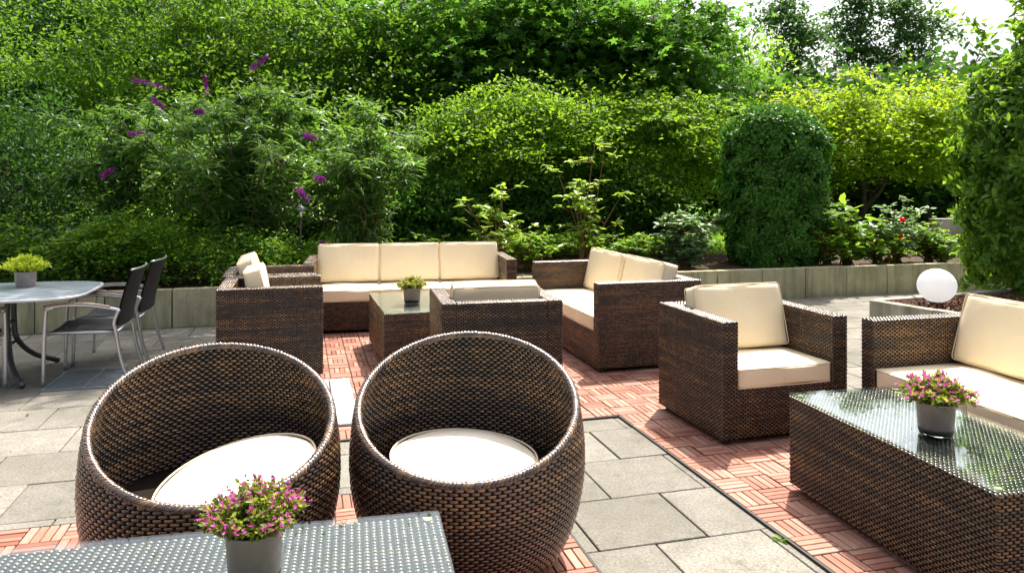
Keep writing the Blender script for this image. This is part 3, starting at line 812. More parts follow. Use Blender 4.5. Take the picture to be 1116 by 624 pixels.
buddleia('narrow willowy shrub with orange brown canes beside the left end of the back sofa', (-1.72, 9.0, ZB), None, 22, 1.95, .62, [(gx(352, 8.7), 8.6, gz(262, 8.7), .7, -.6, .12)], 23, brownfoot=True)

def cane_shrub(name, label, base, h, w, nst, mat, lsz, shape, seed, whorl=9, side=5, flowers=None, cat='shrub'):
    """upright stems carrying whorls of leaves at their ends"""
    rg = np.random.default_rng(seed); t = thing(name, label, cat, base); st = MB(); lf = MB()
    ends = []
    for s in range(nst):
        an = rg.uniform(0, 2*pi); rr = rg.uniform(.0, 1.)
        tip = np.array([w*rr*cos(an), w*.7*rr*sin(an), h*rg.uniform(.45, 1)])
        p = smoothpath([(rg.normal(0, .04), rg.normal(0, .04), 0), tip*[.4, .4, .5]+rg.normal(0, .03, 3), tip], 6)
        tube(st, p, np.linspace(.011, .003, len(p)), 5)
        ends.append(tip)
        for k in range(side):
            q = p[rg.integers(3, len(p))]; a2 = rg.uniform(0, 2*pi); L = rg.uniform(.08, .26)
            e = q+np.array([cos(a2)*L, sin(a2)*L, rg.uniform(0, .7)*L]); tube(st, [q, e], [.004, .002], 4); ends.append(e)
    for e in ends:
        a = rg.uniform(0, 2*pi, whorl); d = np.stack([np.cos(a), np.sin(a), rg.uniform(-.15, .35, whorl)], 1)
        leaves(lf, np.repeat(e[None], whorl, 0)+rg.normal(0, .008, (whorl, 3)), lsz, shape, 1., .25, dirs=d, rg=rg)
    st.build('stem', MAT['twig_brown'], t, True); lf.build('foliage', MAT[mat], t, True)
    return t, ends
cane_shrub('rhododendron', 'young rhododendron with pale green whorled leaves right above the end of the back sofa', (gx(545, 9.1), 9.1, ZB), 1.1, .45, 9, 'l_rhodo', .095, 'oval', 31)
cane_shrub('rhododendron', 'taller rhododendron with a thin bare stem and pale leaf whorls behind the loveseat cushions', (gx(636, 9.15), 9.3, ZB), 1.6, .55, 11, 'l_rhodo', .10, 'oval', 32)
cane_shrub('silver_shrub', 'rounded shrub with silvery leaves above the wall, left of the clipped dark column', (gx(748, 9.7), 9.75, ZB-.05), .72, .42, 34, 'l_silver', .085, 'oval', 33, 8, 7)
cane_shrub('leafy_plant', 'loose weedy plant with large leaves between the clipped column and the roses', (gx(925, 10.1), 10.15, ZB-.05), .85, .45, 22, 'l_low', .14, 'oval', 34, 6, 4)
for i, (px, Y, h, mt, lab) in enumerate([(900, 9.9, .55, 'l_low', 'leafy green plant beside the foot of the clipped column on its right'), (955, 10.1, .5, 'l_mid', 'low green plant between the large leaved weed and the rose bush'), (1012, 10.5, .5, 'l_low', 'low leafy plant at the right of the rose bush before the grey wall')]):
    cane_shrub('leafy_plant', lab, (gx(px, Y), Y, ZB-.03), h, .34, 20, mt, .07, 'oval', 150+i, 8, 6)
def rose(label, base, seed, blooms):
    t, ends = cane_shrub('rose_bush', label, base, .80, .42, 24, 'l_silver', .075, 'oval', seed, 7, 6, cat='rose bush')
    rg = np.random.default_rng(seed)
    for (x, z) in blooms:
        f = MB()
        for ring, (rd, nn_) in enumerate([(.012, 4), (.024, 7), (.036, 9)]):
            a = np.arange(nn_)*2*pi/nn_+ring; d = np.stack([np.cos(a), np.sin(a), 1.1-ring*.45+0*a], 1)
            leaves(f, d*[rd*.5, rd*.5, .004], .055, 'oval', .2, .1, dirs=d, outd=-d*[1, 1, 0], rg=rg)
        f.build('rose_flower', MAT['petal_red'], t, True, (x-base[0], -.32, z-base[2]))
rb = (gx(990, 10.0), 10.35, ZB-.02)
rose('rose bush with red blooms above the concrete wall on the right', rb, 35, [(gx(985, 10.0), gz(242, 10.0)), (gx(983, 10.0), gz(261, 10.0)), (gx(968, 10.0), gz(287, 10.0))])
cane_shrub('low_plant', 'low bright green plant in the bed behind the white ball lamp', (gx(1030, 10.2), 10.3, ZB-.02), .38, .32, 16, 'l_low', .09, 'oval', 37, 6, 4)
cane_shrub('sapling_clump', 'lime green low growth seen through the gap right of the back sofa', (gx(575, 9.4), 9.6, ZB), .42, .40, 22, 'l_lime', .07, 'oval', 38, 7, 5)
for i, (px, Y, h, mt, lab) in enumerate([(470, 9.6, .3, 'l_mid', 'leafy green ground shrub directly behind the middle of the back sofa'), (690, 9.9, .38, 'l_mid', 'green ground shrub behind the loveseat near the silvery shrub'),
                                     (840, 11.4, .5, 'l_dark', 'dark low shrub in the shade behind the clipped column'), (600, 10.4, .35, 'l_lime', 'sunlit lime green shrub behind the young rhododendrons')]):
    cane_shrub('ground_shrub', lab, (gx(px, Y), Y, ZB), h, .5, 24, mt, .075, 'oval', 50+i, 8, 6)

# clipped yew column
def column(name, label, cat, base, h, r, mat, n, lsz, seed, round_=.55, shape='oval', twigs=True, sx=1., second=None):
    rg = np.random.default_rng(seed); t = thing(name, label, cat, base)
    tr = MB(); limb(tr, (0, 0, 0), (0, 0, h*.85), .07, .02, rg, .02, seg=8)
    for k in range(40):
        z = rg.uniform(.2, h*.85); a = rg.uniform(0, 2*pi); limb(tr, (0, 0, z), (cos(a)*r*.85, sin(a)*r*.85, z+.12), .015, .004, rg, .1, seg=4)
    tr.build('trunk', MAT['bark'], t, True)
    lf = MB(); z = rg.uniform(.0, h, n); a = rg.uniform(0, 2*pi, n)
    zt = h-r*round_*1.6
    def rad(z):
        q = np.clip((z-zt)/(h-zt), 0, 1); rr = r*np.sqrt(np.maximum(1-q**2.4, 0)); return rr*(1-.13*np.clip(1-z/(h*.35), 0, 1))
    ncl = int(n*.0125); zc_ = rg.uniform(0, h, ncl); ac_ = rg.uniform(0, 2*pi, ncl); jj = rg.integers(0, ncl, n); inn = rg.random(n) < .22
    sg = lsz*.72
    z = np.where(inn, z, zc_[jj]+rg.normal(0, sg, n)); a = np.where(inn, a, ac_[jj]+rg.normal(0, sg, n)/r)
    cdep = rg.uniform(.88, 1.06, ncl)
    lump = 1+.045*np.sin(a*5+z*6)+.05*np.sin(a*9-z*11+1)+.04*np.sin(z*17+a*3)
    dep = np.where(inn, rg.uniform(.66, .86, n), cdep[jj]+rg.normal(0, .022, n))
    rr = rad(z)*lump*dep
    P = np.stack([rr*np.cos(a)*sx, rr*np.sin(a), z], 1)
    out = np.stack([np.cos(a), np.sin(a), np.clip((z-zt)/(h-zt), 0, 1)*1.2], 1)
    # clumps: thin the leaves by a coarse pattern so dark pockets open between sprays
    ok = (z > 0) & (z < h)
    # domed top gets its own leaves
    P, out = P[ok], out[ok]
    m2 = n//7; aa = rg.uniform(0, 2*pi, m2); q = np.sqrt(rg.uniform(0, 1, m2)); zz = zt+(h-zt)*np.power(np.maximum(1-q**2, 0), 1/2.4)*rg.uniform(.93, 1.02, m2)
    P2 = np.stack([q*r*np.cos(aa)*sx, q*r*np.sin(aa), zz], 1); o2 = np.stack([q*np.cos(aa), q*np.sin(aa), 1.2-q], 1)
    P = np.vstack([P, P2]); out = np.vstack([out, o2])
    leaves(lf, P, lsz, shape, .25, .45, outd=out*.8, dirs=out*.5+rg.normal(0, .5, out.shape)+[0, 0, .35], rg=rg)
    mats = [MAT[mat]]
    if second:
        mats.append(MAT[second[0]]); c2, s2, k2 = second[1:]
        leaves(lf, np.asarray(c2)+rg.normal(0, 1, (k2, 3))*s2, lsz*.9, shape, .2, .8, mi=1, rg=rg)
    lf.build('crown', mats, t, True)
    return t
column('yew_column', 'tall dark green clipped evergreen column with a rounded top behind the wall', 'clipped tree', (gx(843, 10.35), 10.35, ZB-.03), 2.13, .645, 'l_yew', 52000, .056, 41)
hx, hy = 5.72, 7.6
column('hornbeam_column', 'tall leafy clipped hedge column at the right edge behind the ball lamp', 'hedge', (hx, hy, .30), 2.55, 1.06, 'l_horn', 52000, .074, 42, .55, 'oval', second=('l_brown', (-.62, -.86, 1.95), [.15, .06, .17], 700))
# loose shoots on top of the hedge column
rg = np.random.default_rng(43); sh = MB(); sl = MB()
hroot = [o for o in COL.objects if o.name == 'hornbeam_column'][0]
for k in range(34):
    x = rg.uniform(-.95, .9); y = rg.uniform(-.8, .5); z0 = 2.35; L = rg.uniform(.3, 1.05)*(1-.35*(x < -.5))
    p = smoothpath([(x, y, z0), (x+rg.normal(0, .06), y, z0+L*.6), (x+rg.normal(-.10, .12), y+rg.normal(0, .1), z0+L)], 6)
    tube(sh, p, np.linspace(.006, .002, len(p)), 4)
    for q in p[3:]:
        m = 7; d = rg.normal(0, 1, (m, 3)); d[:, 2] *= .4; leaves(sl, np.repeat(q[None], m, 0)+rg.normal(0, .03, (m, 3)), .095, 'oval', .6, .5, dirs=d, rg=rg)
sh.build('shoot', MAT['twig_brown'], hroot, True); sl.build('shoot_leaves', MAT['l_horn'], hroot, True)

# far tall trees against the sky
GF = 'tall dark trees against the sky at the top right'
for i, (px, Y, h, w, lab) in enumerate([(862, 40, 10.6, 2.0, 'leftmost of the tall far trees against the sky at the top right'),
                                       (935, 42, 11.4, 2.4, 'middle of the tall far trees against the sky, with dark trunk and open layered branches'),
                                       (992, 41, 11.0, 2.5, 'rightmost of the tall far trees, branches reaching over the bright sky gap')]):
    x = gx(px, Y); rgt = np.random.default_rng(60+i)
    crowns = []
    for k in range(9):
        z = 4.0+k*(h-4.0)/8; rr = w*(1.2-.75*k/8)
        crowns.append(((x+rgt.normal(0, .35), Y+rgt.normal(0, .3), z), (rr*rgt.uniform(.8, 1.25), rr*.8, .6), 1/9))
    t = tree('tall_tree', lab, 'tree', (x, Y, ZB), crowns, 'l_far', 170, 42, .25, 'oval', (.6, .5, .10), .24, seed=61+i, lo=.15, limbs=60, up=1., group=GF, fork=1.0)

# woodland that closes the view
rgw = np.random.default_rng(71); wl = MB()
cs = []
for k in range(2700):
    x = rgw.uniform(-20, 21); Y = rgw.uniform(19.8, 24.5)
    top = 7.6 if x < 1.5 else (6.4 if x < 4.5 else 4.2)
    if x > 13: top = 5
    top *= rgw.uniform(.85, 1.05)
    cs.append((x, Y, rgw.uniform(.8, top)))
cs = np.array(cs); ci = np.repeat(np.arange(len(cs)), 42)
leaves(wl, cs[ci]+rgw.normal(0, 1, (len(ci), 3))*[.6, .5, .35], .27, 'oval', .7, .8, rg=rgw)
tk = MB()
for k in range(46):
    x = rgw.uniform(-20, 20); Y = rgw.uniform(19.5, 23); limb(wl, (x, Y, .3), (x+rgw.normal(0, .5), Y, 6 if x < 3 else 3.6), .14, .06, rgw, .05, seg=6, mi=1)
tag(wl.build('woodland', [MAT['l_wood'], MAT['bark']], None, True), 'dark wooded background behind the garden shrubs', 'woodland', kind='stuff')
# grass growing beyond the bed
gr = MB(); n = 26000; P = np.stack([rgw.uniform(-3, 8, n), rgw.uniform(11.5, 18, n), np.full(n, .30)], 1)
leaves(gr, P, .16, 'grass', .0, .5, dirs=np.tile([0, 0, 1.4], (n, 1)), rg=rgw)
tag(gr.build('grass', MAT['grass'], None, True), 'bright green lawn grass glimpsed under the shrubs', 'grass', kind='stuff')
print('foliage done')

# ------------------------------------------------------------------ ground, paving, deck
def sheet(name, pts, z, mat, kind='structure', th=0):
    bm = bmesh.new(); vs = [bm.verts.new((p[0], p[1], z)) for p in pts]; bm.faces.new(vs)
    me = bpy.data.meshes.new(name); bm.to_mesh(me); bm.free(); me.materials.append(mat)
    o = bpy.data.objects.new(name, me); COL.objects.link(o); o['kind'] = kind; return o
sheet('ground', [(-300, -60), (300, -60), (300, 400), (-300, 400)], -.03, MAT['ground'])
sheet('bedding_sand', [(-12, -1), (12, -1), (12, 12), (-12, 12)], -.012, MAT['sub'])
# raised terrain behind the wall: soil bed, lawn, path
wl0 = (-40, wall_y(-40)+.11); wl1 = (40, wall_y(40)+.11)
sheet('lawn', [wl0, wl1, (300, 400), (-300, 400)], .30, MAT['lawn'])
sheet('soil_bed', [(-14, wall_y(-14)+.12), (14, wall_y(14)+.12), (14, wall_y(14)+2.9), (-14, wall_y(-14)+2.9)], .305, MAT['soil'])
sheet('path', [(-20, 17.4), (20, 17.4), (20, 18.6), (-20, 18.6)], .306, MAT['pathgrey'])
# paving slabs
def slab_field(u0, u1, v0, v1, pu=.468, pv=.44, ou=-.745, ov=-1.526):
    mb = MB(); rg = np.random.default_rng(5)
    k0, k1 = int((v0-ov)//pv), int((v1-ov)//pv)+1
    for k in range(k0, k1):
        sh = 0 if k % 2 == 0 else .5
        j0, j1 = int((u0-ou)//pu)-1, int((u1-ou)//pu)+1
        for j in range(j0, j1):
            u = ou+(j+sh+.5)*pu; v = ov+(k+.5)*pv
            x, y = duv(u, v)
            if y > wall_y(x)-.12 or y < -.8 or abs(x) > 10: continue
            g = rg.uniform(.003, .009)
            rbox(mb, (x+rg.normal(0, .0015), y+rg.normal(0, .0015), -.03+rg.normal(0, .0012)), (round(pu-g, 3), round(pv-g, 3), .06), A0+rg.normal(0, .002), .003, 1)
    return mb
o = slab_field(-11, 9, -6, 7).build('paving', MAT['slab'], None, False); o['kind'] = 'structure'
# moss and grit in the joints
rg = np.random.default_rng(8); mo = MB()
P = []
for k in range(800):
    if rg.random() < .5: u = rg.uniform(-5, 0); v = -1.526+.44*rg.integers(-3, 9)
    else: u = -.745+.234*rg.integers(-18, 3); v = rg.uniform(-2.5, 2.2)
    L = rg.uniform(.01, .10); m = rg.integers(4, 26)
    for _ in range(m):
        s = rg.normal(0, L); uu, vv = (u+s, v+rg.normal(0, .004)) if rg.random() < .5 else (u+rg.normal(0, .004), v+s)
        x, y = duv(uu, vv); P.append((x, y, -.004))
P = np.array(P); leaves(mo, P, .010, 'diamond', .8, .8, rg=rg)
tag(mo.build('joint_moss', MAT['moss'], None, True), 'small moss tufts in the joints between the grey slabs', 'moss', kind='stuff')
# wooden deck tiles: blocks of four slats, turned in turn
def deck(u0, v0, nu, nv, seed, name='deck'):
    rg = np.random.default_rng(seed); mb = MB(); B = .15; zt = .014
    for i in range(nu):
        for j in range(nv):
            tilt = rg.normal(0, .0012)
            for s in range(4):
                u = u0+(i+.5)*B; v = v0+(j+.5)*B; o_ = (s-1.5)*.0368
                du_, dv_ = rg.normal(0, .0006, 2)
                z = zt-.005+tilt+rg.normal(0, .0006)
                if (i+j) % 2 == 0: x, y = duv(u, v+o_); rz = A0
                else: x, y = duv(u+o_, v); rz = A0+pi/2
                rbox(mb, (x+du_, y+dv_, z), (.1455, .0322, .010), rz+rg.normal(0, .004), .0022, 1, 0)
    W_, H_ = nu*B, nv*B; c = duv(u0+W_/2, v0+H_/2)
    rbox(mb, (c[0], c[1], .0025), (W_+.008, H_+.008, .005), A0, .001, 1, 1)
    # the plastic grid shows as a dark lip along the edges
    for (uu, vv, a, b) in ((u0-.004, v0+H_/2, .012, H_+.016), (u0+W_+.004, v0+H_/2, .012, H_+.016), (u0+W_/2, v0-.004, W_+.016, .012), (u0+W_/2, v0+H_+.004, W_+.016, .012)):
        c = duv(uu, vv); rbox(mb, (c[0], c[1], .005), (a, b, .014), A0, .001, 1, 1)
    o = mb.build(name, [MAT['deck'], MAT['deckbase']], None, False); o['kind'] = 'structure'; return o
deck(-2.40, 0, 26, 24, 1)
deck(0, -3.0, 10, 20, 2)
deck(-.816-26*.15, -.75-2.4, 26, 16, 3)

# pale cover panels on the deck
GP = 'pale grey panels lying on the wooden deck'
for (u0, u1, v0, v1, lab) in [(-1.66, -1.525, .22, 1.26, 'long narrow pale grey panel on the deck between the two tub chairs'),
                              (-1.99, -1.668, .22, .86, 'wider pale grey panel on the deck just behind the left tub chair'),
                              (-1.99, -1.668, .868, 1.26, 'pale grey panel on the deck against the side of the nearest left armchair')]:
    c = duv((u0+u1)/2, (v0+v1)/2); t = thing('floor_panel', lab, 'floor panel', (c[0], c[1], .0145), A0, GP)
    m = MB(); rbox(m, (0, 0, .008), (u1-u0, v1-v0, .014), 0, .002, 1); m.build('panel', MAT['plate'], t)
    m = MB(); rbox(m, (0, 0, .0165), (.02, .09, .003), 0, .001, 1); 
# move the armchairs that stand near them: legs rest on the deck at z .03

# metal grate on the ground under the dining chairs
t = thing('floor_grate', 'galvanised metal grate lying flush in the paving beside the dining chair', 'grate', (-3.19, 5.14, .0), R(14))
m = MB(); gw, gd = .52, .56
for (c, s) in (((gw/2, .01, .006), (gw, .02, .012)), ((gw/2, gd-.01, .006), (gw, .02, .012)), ((.01, gd/2, .006), (.02, gd-.04, .012)), ((gw-.01, gd/2, .006), (.02, gd-.04, .012)), ((gw/2, gd/2, .006), (.02, gd-.04, .012))):
    rbox(m, c, s, 0, .001, 1)
m.build('frame', MAT['grate'], t)
m = MB()
for k in range(38): rbox(m, (gw/2, .028+k*(gd-.056)/37, .0045), (gw-.04, .0085, .005), 0, 0)
for k in range(34): rbox(m, (.028+k*(gw-.056)/33, gd/2, .0045), (.0035, gd-.04, .006), 0, 0)
m.build('bars', MAT['grate'], t)

# ------------------------------------------------------------------ concrete walls
def block_wall(mb, a, b, H, th, bl=.6, off=0, z0=-.05, rg=np.random.default_rng(3)):
    a = np.asarray(a, float); b = np.asarray(b, float); L = np.linalg.norm(b-a); d = (b-a)/L; an = math.atan2(d[1], d[0])
    s = off
    while s < L-.05:
        e = min(s+bl, L); w = e-s-.009
        c = a+d*(s+(e-s)/2)
        rbox(mb, (c[0]+rg.normal(0, .003), c[1]+rg.normal(0, .003), (H+z0)/2+rg.normal(0, .0025)), (round(w, 3), th, H-z0), an+rg.normal(0, .004), .006, 2)
        s = e
m = MB(); xj = -3.08-.33
a = (-8.0, wall_y(-8)); b = (6.6, wall_y(6.6))
block_wall(m, a, b, .362, .10)
tag(m.build('planter_wall', MAT['concrete'], None, False), 'long low wall of pale concrete blocks retaining the shrub bed behind the terrace', 'garden wall')
# side bed with the ball lamp
cA = np.array([3.32, 7.02]); d1 = np.array([.45, -.893]); d2 = np.array([.935, .355])
t = thing('raised_bed', 'raised concrete edged bed holding bark mulch, the white ball lamp and the hedge column', 'planter', (cA[0], cA[1], 0))
m = MB(); block_wall(m, (0, 0), d1*2.3, .335, .085, .62); m.build('edging', MAT['concrete2'], t)
m = MB(); block_wall(m, d2*.05, d2*4.3, .334, .085, .62); m.build('edging', MAT['concrete2'], t)
m = MB(); q = [(.06, .03), d1*2.25+[.05, .02], d1*2.25+d2*4.2, d2*4.2]
m.add([(p[0], p[1], .285) for p in q], [[0, 1, 2, 3]]); m.build('soil', MAT['soil'], t)
# bark chips
m = MB(); rg = np.random.default_rng(12); n = 9000
s_, r_ = rg.uniform(.05, 2.2, n), rg.uniform(.06, 3.6, n)
P = cA[None]+s_[:, None]*d1+r_[:, None]*d2; P = np.column_stack([P, .287+rg.uniform(0, .03, n)])
leaves(m, P, .045, 'diamond', .9, .75, rg=rg)
tag(m.build('bark_mulch', MAT['mulch'], None, False), 'reddish brown bark chips covering the raised bed', 'mulch', kind='stuff')
# far concrete wall behind the roses
t = thing('concrete_wall', 'short slanting grey concrete wall behind the rose bush at the right', 'wall', (gx(1038, 11.6), 11.6, .28), R(8))
m = MB(); pr = np.array([(-.33, 0), (.9, 0), (.9, .58), (-.35, .58)]); th = .14
v = [(x, s*th/2, z) for s in (-1, 1) for x, z in pr]; v[0] = (-.12, -th/2, 0); v[4] = (-.12, th/2, 0)
m.add(v, [[0, 1, 2, 3], [7, 6, 5, 4], [0, 3, 7, 4], [1, 5, 6, 2], [3, 2, 6, 7], [0, 4, 5, 1]]); m.build('panel', MAT['concrete2'], t)

# ball lamp
lx, ly = gx(1021, 6.9), 6.9
t = thing('ball_lamp', 'white round ball lamp standing on bark mulch in the raised bed', 'garden lamp', (lx, ly, .295))
m = MB(); m_r = .158; a = np.linspace(-pi/2+.22, pi/2, 28); lathe(m, np.stack([m_r*1.03*np.cos(a), m_r*.985+m_r*.97*np.sin(a)], 1), 48)
m.build('globe', MAT['globe'], t, True, (0, 0, .03))
m = MB(); lathe(m, [(0, 0), (.055, 0), (.055, .03), (.045, .045), (0, .045)], 24); m.build('base', MAT['foot'], t, True)

# slim garden torch lamp behind the armchairs
t = thing('garden_lamp', 'slim dark garden lamp with small domed metal head before the shrubs behind the armchairs', 'garden lamp', (gx(328, 8.2), 8.2, .30))
zt = gz(231, 8.2)-.30
m = MB(); tube(m, [(0, 0, 0), (-.01, 0, zt*.5), (0, 0, zt)], .009, 8); m.build('pole', MAT['black'], t, True)
m = MB(); lathe(m, [(0, 0), (.018, .0), (.05, .028), (.055, .040), (.0, .040)], 24); m.build('bowl', MAT['alu'], t, True, (0, 0, zt))
m = MB(); lathe(m, [(.066, .042), (.066, .046), (.03, .060), (.010, .068), (.008, .085), (0, .088)], 24); m.build('cap', MAT['darkmetal'], t, True, (0, 0, zt))
m = MB(); lathe(m, [(.011, -.055), (.014, -.05), (.014, -.005), (.011, 0)], 12); m.build('collar', MAT['alu'], t, True, (0, 0, zt))

# ------------------------------------------------------------------ dining table and chairs on the left
t = thing('dining_table', 'grey oval ended garden dining table at the left edge with a pale metal rim', 'table', (-4.06, 5.44, 0), A0)
TH_ = .63; hl, hd = .98, .50
def sell(hl, hd, z, n=96, p=5.2):
    a = np.arange(n)*2*pi/n; c, s = np.cos(a), np.sin(a)
    return np.stack([hl*np.sign(c)*np.abs(c)**(2/p), hd*np.sign(s)*np.abs(s)**(2/p), np.full(n, z)], 1)
def plate(mb, rings, mi=0):
    n = len(rings[0]); v = np.concatenate(rings); m_ = len(rings)
    i, j = np.meshgrid(np.arange(m_-1), np.arange(n), indexing='ij'); i = i.ravel(); j = j.ravel(); k = (j+1) % n
    b0 = mb.n; mb.add(v, np.stack([i*n+j, i*n+k, (i+1)*n+k, (i+1)*n+j], 1), mi)
    mb.f.append(np.array([list(range(n))[::-1]])+b0); mb.mi.append(np.array([mi])); mb.f.append(np.array([list(range((m_-1)*n, m_*n))])+b0); mb.mi.append(np.array([mi]))
m = MB(); plate(m, [sell(hl-.03, hd-.03, TH_-.012), sell(hl-.022, hd-.022, TH_-.004), sell(hl-.024, hd-.024, TH_)]); m.build('tabletop', MAT['tabletop'], t, False)
m = MB(); plate(m, [sell(hl-.03, hd-.03, TH_-.030), sell(hl-.004, hd-.004, TH_-.026), sell(hl, hd, TH_-.016), sell(hl-.003, hd-.003, TH_-.006), sell(hl-.021, hd-.021, TH_-.0065), sell(hl-.022, hd-.022, TH_-.013)]); m.build('rim', MAT['rimalu'], t, True)
for sx in (-1, 1):
    for sy in (-1, 1):
        m = MB(); x0 = sx*.42
        tube(m, smoothpath([(x0, sy*.06, TH_-.03), (x0, sy*.07, .40), (x0+sx*.015, sy*.085, .26), (x0+sx*.08, sy*.22, .12), (x0+sx*.20, sy*.40, .018)], 6), .019, 10)
        m.build('leg', MAT['darkmetal'], t, True)
        m = MB(); tube(m, [(sx*.42-sx*.10, sy*.06, TH_-.03), (sx*.42-sx*.10, sy*.06, .22)], .012, 8); m.build('brace', MAT['darkmetal'], t, True)
m = MB()
tube(m, [(-.42, 0, .34), (.42, 0, .34)], .016, 8)
for sx in (-1, 1):
    for zz in (.24, .40): tube(m, [(sx*.42, -.07, zz), (sx*.42, .07, zz)], .012, 8)
    rbox(m, (sx*.40, 0, TH_-.036), (.34, .30, .012), 0, .002, 1)
m.build('crossbar', MAT['darkmetal'], t, True)

def dining_chair(label, loc, rz, group):
    """faces -x locally; x from 0 (front) to .5 (back), y from 0 to .5"""
    t = thing('garden_chair', label, 'chair', loc, rz, group)
    W_ = .49; S = .365; AH = .545
    for y in (0, W_):
        m = MB(); tube(m, smoothpath([(-.004, y, 0), (.0, y, S*.6), (.012, y, AH-.045), (.03, y, AH-.012), (.06, y, AH-.003)], 6), .0165, 8, flat=.8); m.build('leg', MAT['alu'], t, True)
        m = MB(); tube(m, smoothpath([(.54, y, 0), (.49, y, .16), (.455, y, S), (.445, y, S+.06), (.475, y, AH-.03)], 6), .0165, 8, flat=.8); m.build('leg', MAT['alu'], t, True)
        m = MB(); tube(m, smoothpath([(.0, y, AH-.004), (.12, y, AH+.010), (.28, y, AH+.006), (.42, y, AH-.02), (.478, y, AH-.035)], 6), .015, 8, flat=.8)
        ar = m.build('armrest', MAT['alu'], t, True)
        m = MB(); tube(m, smoothpath([(.0, y, AH+.007), (.12, y, AH+.021), (.28, y, AH+.017), (.42, y, AH-.009)], 6), .0145, 8, flat=.6); m.build('cap', MAT['armcap'], ar, True)
    m = MB()
    for y in (.012, W_-.012): tube(m, [(.01, y, S), (.45, y, S-.006)], .012, 8)
    tube(m, [(.455, 0, S-.012), (.455, W_, S-.012)], .011, 8); tube(m, [(.01, 0, S-.02), (.01, W_, S-.02)], .011, 8)
    m.build('seat_frame', MAT['alu'], t, True)
    # woven seat and back
    def ms(u, v, d): return np.stack([u, v, S+.012-.022*np.sin(np.clip((u-.02)/.44, 0, 1)*pi)*0-.016*(1-((v-W_/2)/(W_/2))**2)-.02*np.clip((.04-u)/.05, 0, 1)**2+d], 1)
    m = MB(); nu = nv = 16; uu, vv = np.meshgrid(np.linspace(-.005, .455, nu), np.linspace(.005, W_-.005, nv), indexing='ij')
    def shell(fn, uu, vv, th):
        nu, nv = uu.shape
        for s in (0, -th): 
            P = fn(uu.ravel(), vv.ravel(), np.full(uu.size, s))
            i, j = np.meshgrid(np.arange(nu-1), np.arange(nv-1), indexing='ij'); i = i.ravel(); j = j.ravel()
            m.add(P, np.stack([i*nv+j, (i+1)*nv+j, (i+1)*nv+j+1, i*nv+j+1], 1), 0)
    shell(ms, uu, vv, .012)
    weave(m, lambda u, v, d: ms(v, u, d), .005, W_-.005, -.004, .455, pitch=.020, row=.0095, hh=.0016, mi=0, na=3)
    m.build('seat', MAT['mesh'], t, True)
    def mbk(u, v, d):      # u across, v up the backrest
        k = v/.40
        x = .452+.02*k+.075*k**1.6; z = S+.03+v*.985
        bow = .035*(1-((u-W_/2)/(W_/2))**2)
        return np.stack([x+bow-d, u, z], 1)
    m = MB(); uu, vv = np.meshgrid(np.linspace(.012, W_-.012, nu), np.linspace(0, .40, nv), indexing='ij'); shell(mbk, uu, vv, .012)
    weave(m, mbk, .012, W_-.012, 0, .40, pitch=.020, row=.0095, hh=.0016, mi=0, na=3)
    weave(m, lambda u, v, d: mbk(u, v, -d-.012), .012, W_-.012, 0, .40, pitch=.020, row=.0095, hh=.0016, mi=0, na=3)
    bk = m.build('backrest', MAT['mesh'], t, True)
    m = MB(); uu = np.linspace(.005, W_-.005, 14); tube(m, mbk(uu, np.full(14, .404), np.full(14, -.006)), .008, 8); m.build('top_rail', MAT['alu'], bk, True)
    return t
GC = 'garden dining chairs with black woven seats'
ch = dining_chair('nearer metal garden chair with black woven back at the right end of the dining table', (-3.25, 5.285, 0), R(14.5), GC)
dup(ch, (-3.38, 5.875, 0), R(12), 'further metal garden chair with black woven back, behind its twin by the dining table')
dup(ch, (-3.62, 4.50, 0), R(104), 'garden chair at the left edge, on the near side of the grey dining table').location = (-3.97, 5.12, 0)
for o in COL.objects:
    if o.name == 'garden_chair.002': o.rotation_euler = (0, 0, R(-74.5)); o['label'] = 'garden chair cut off by the left edge, pushed under the grey dining table'

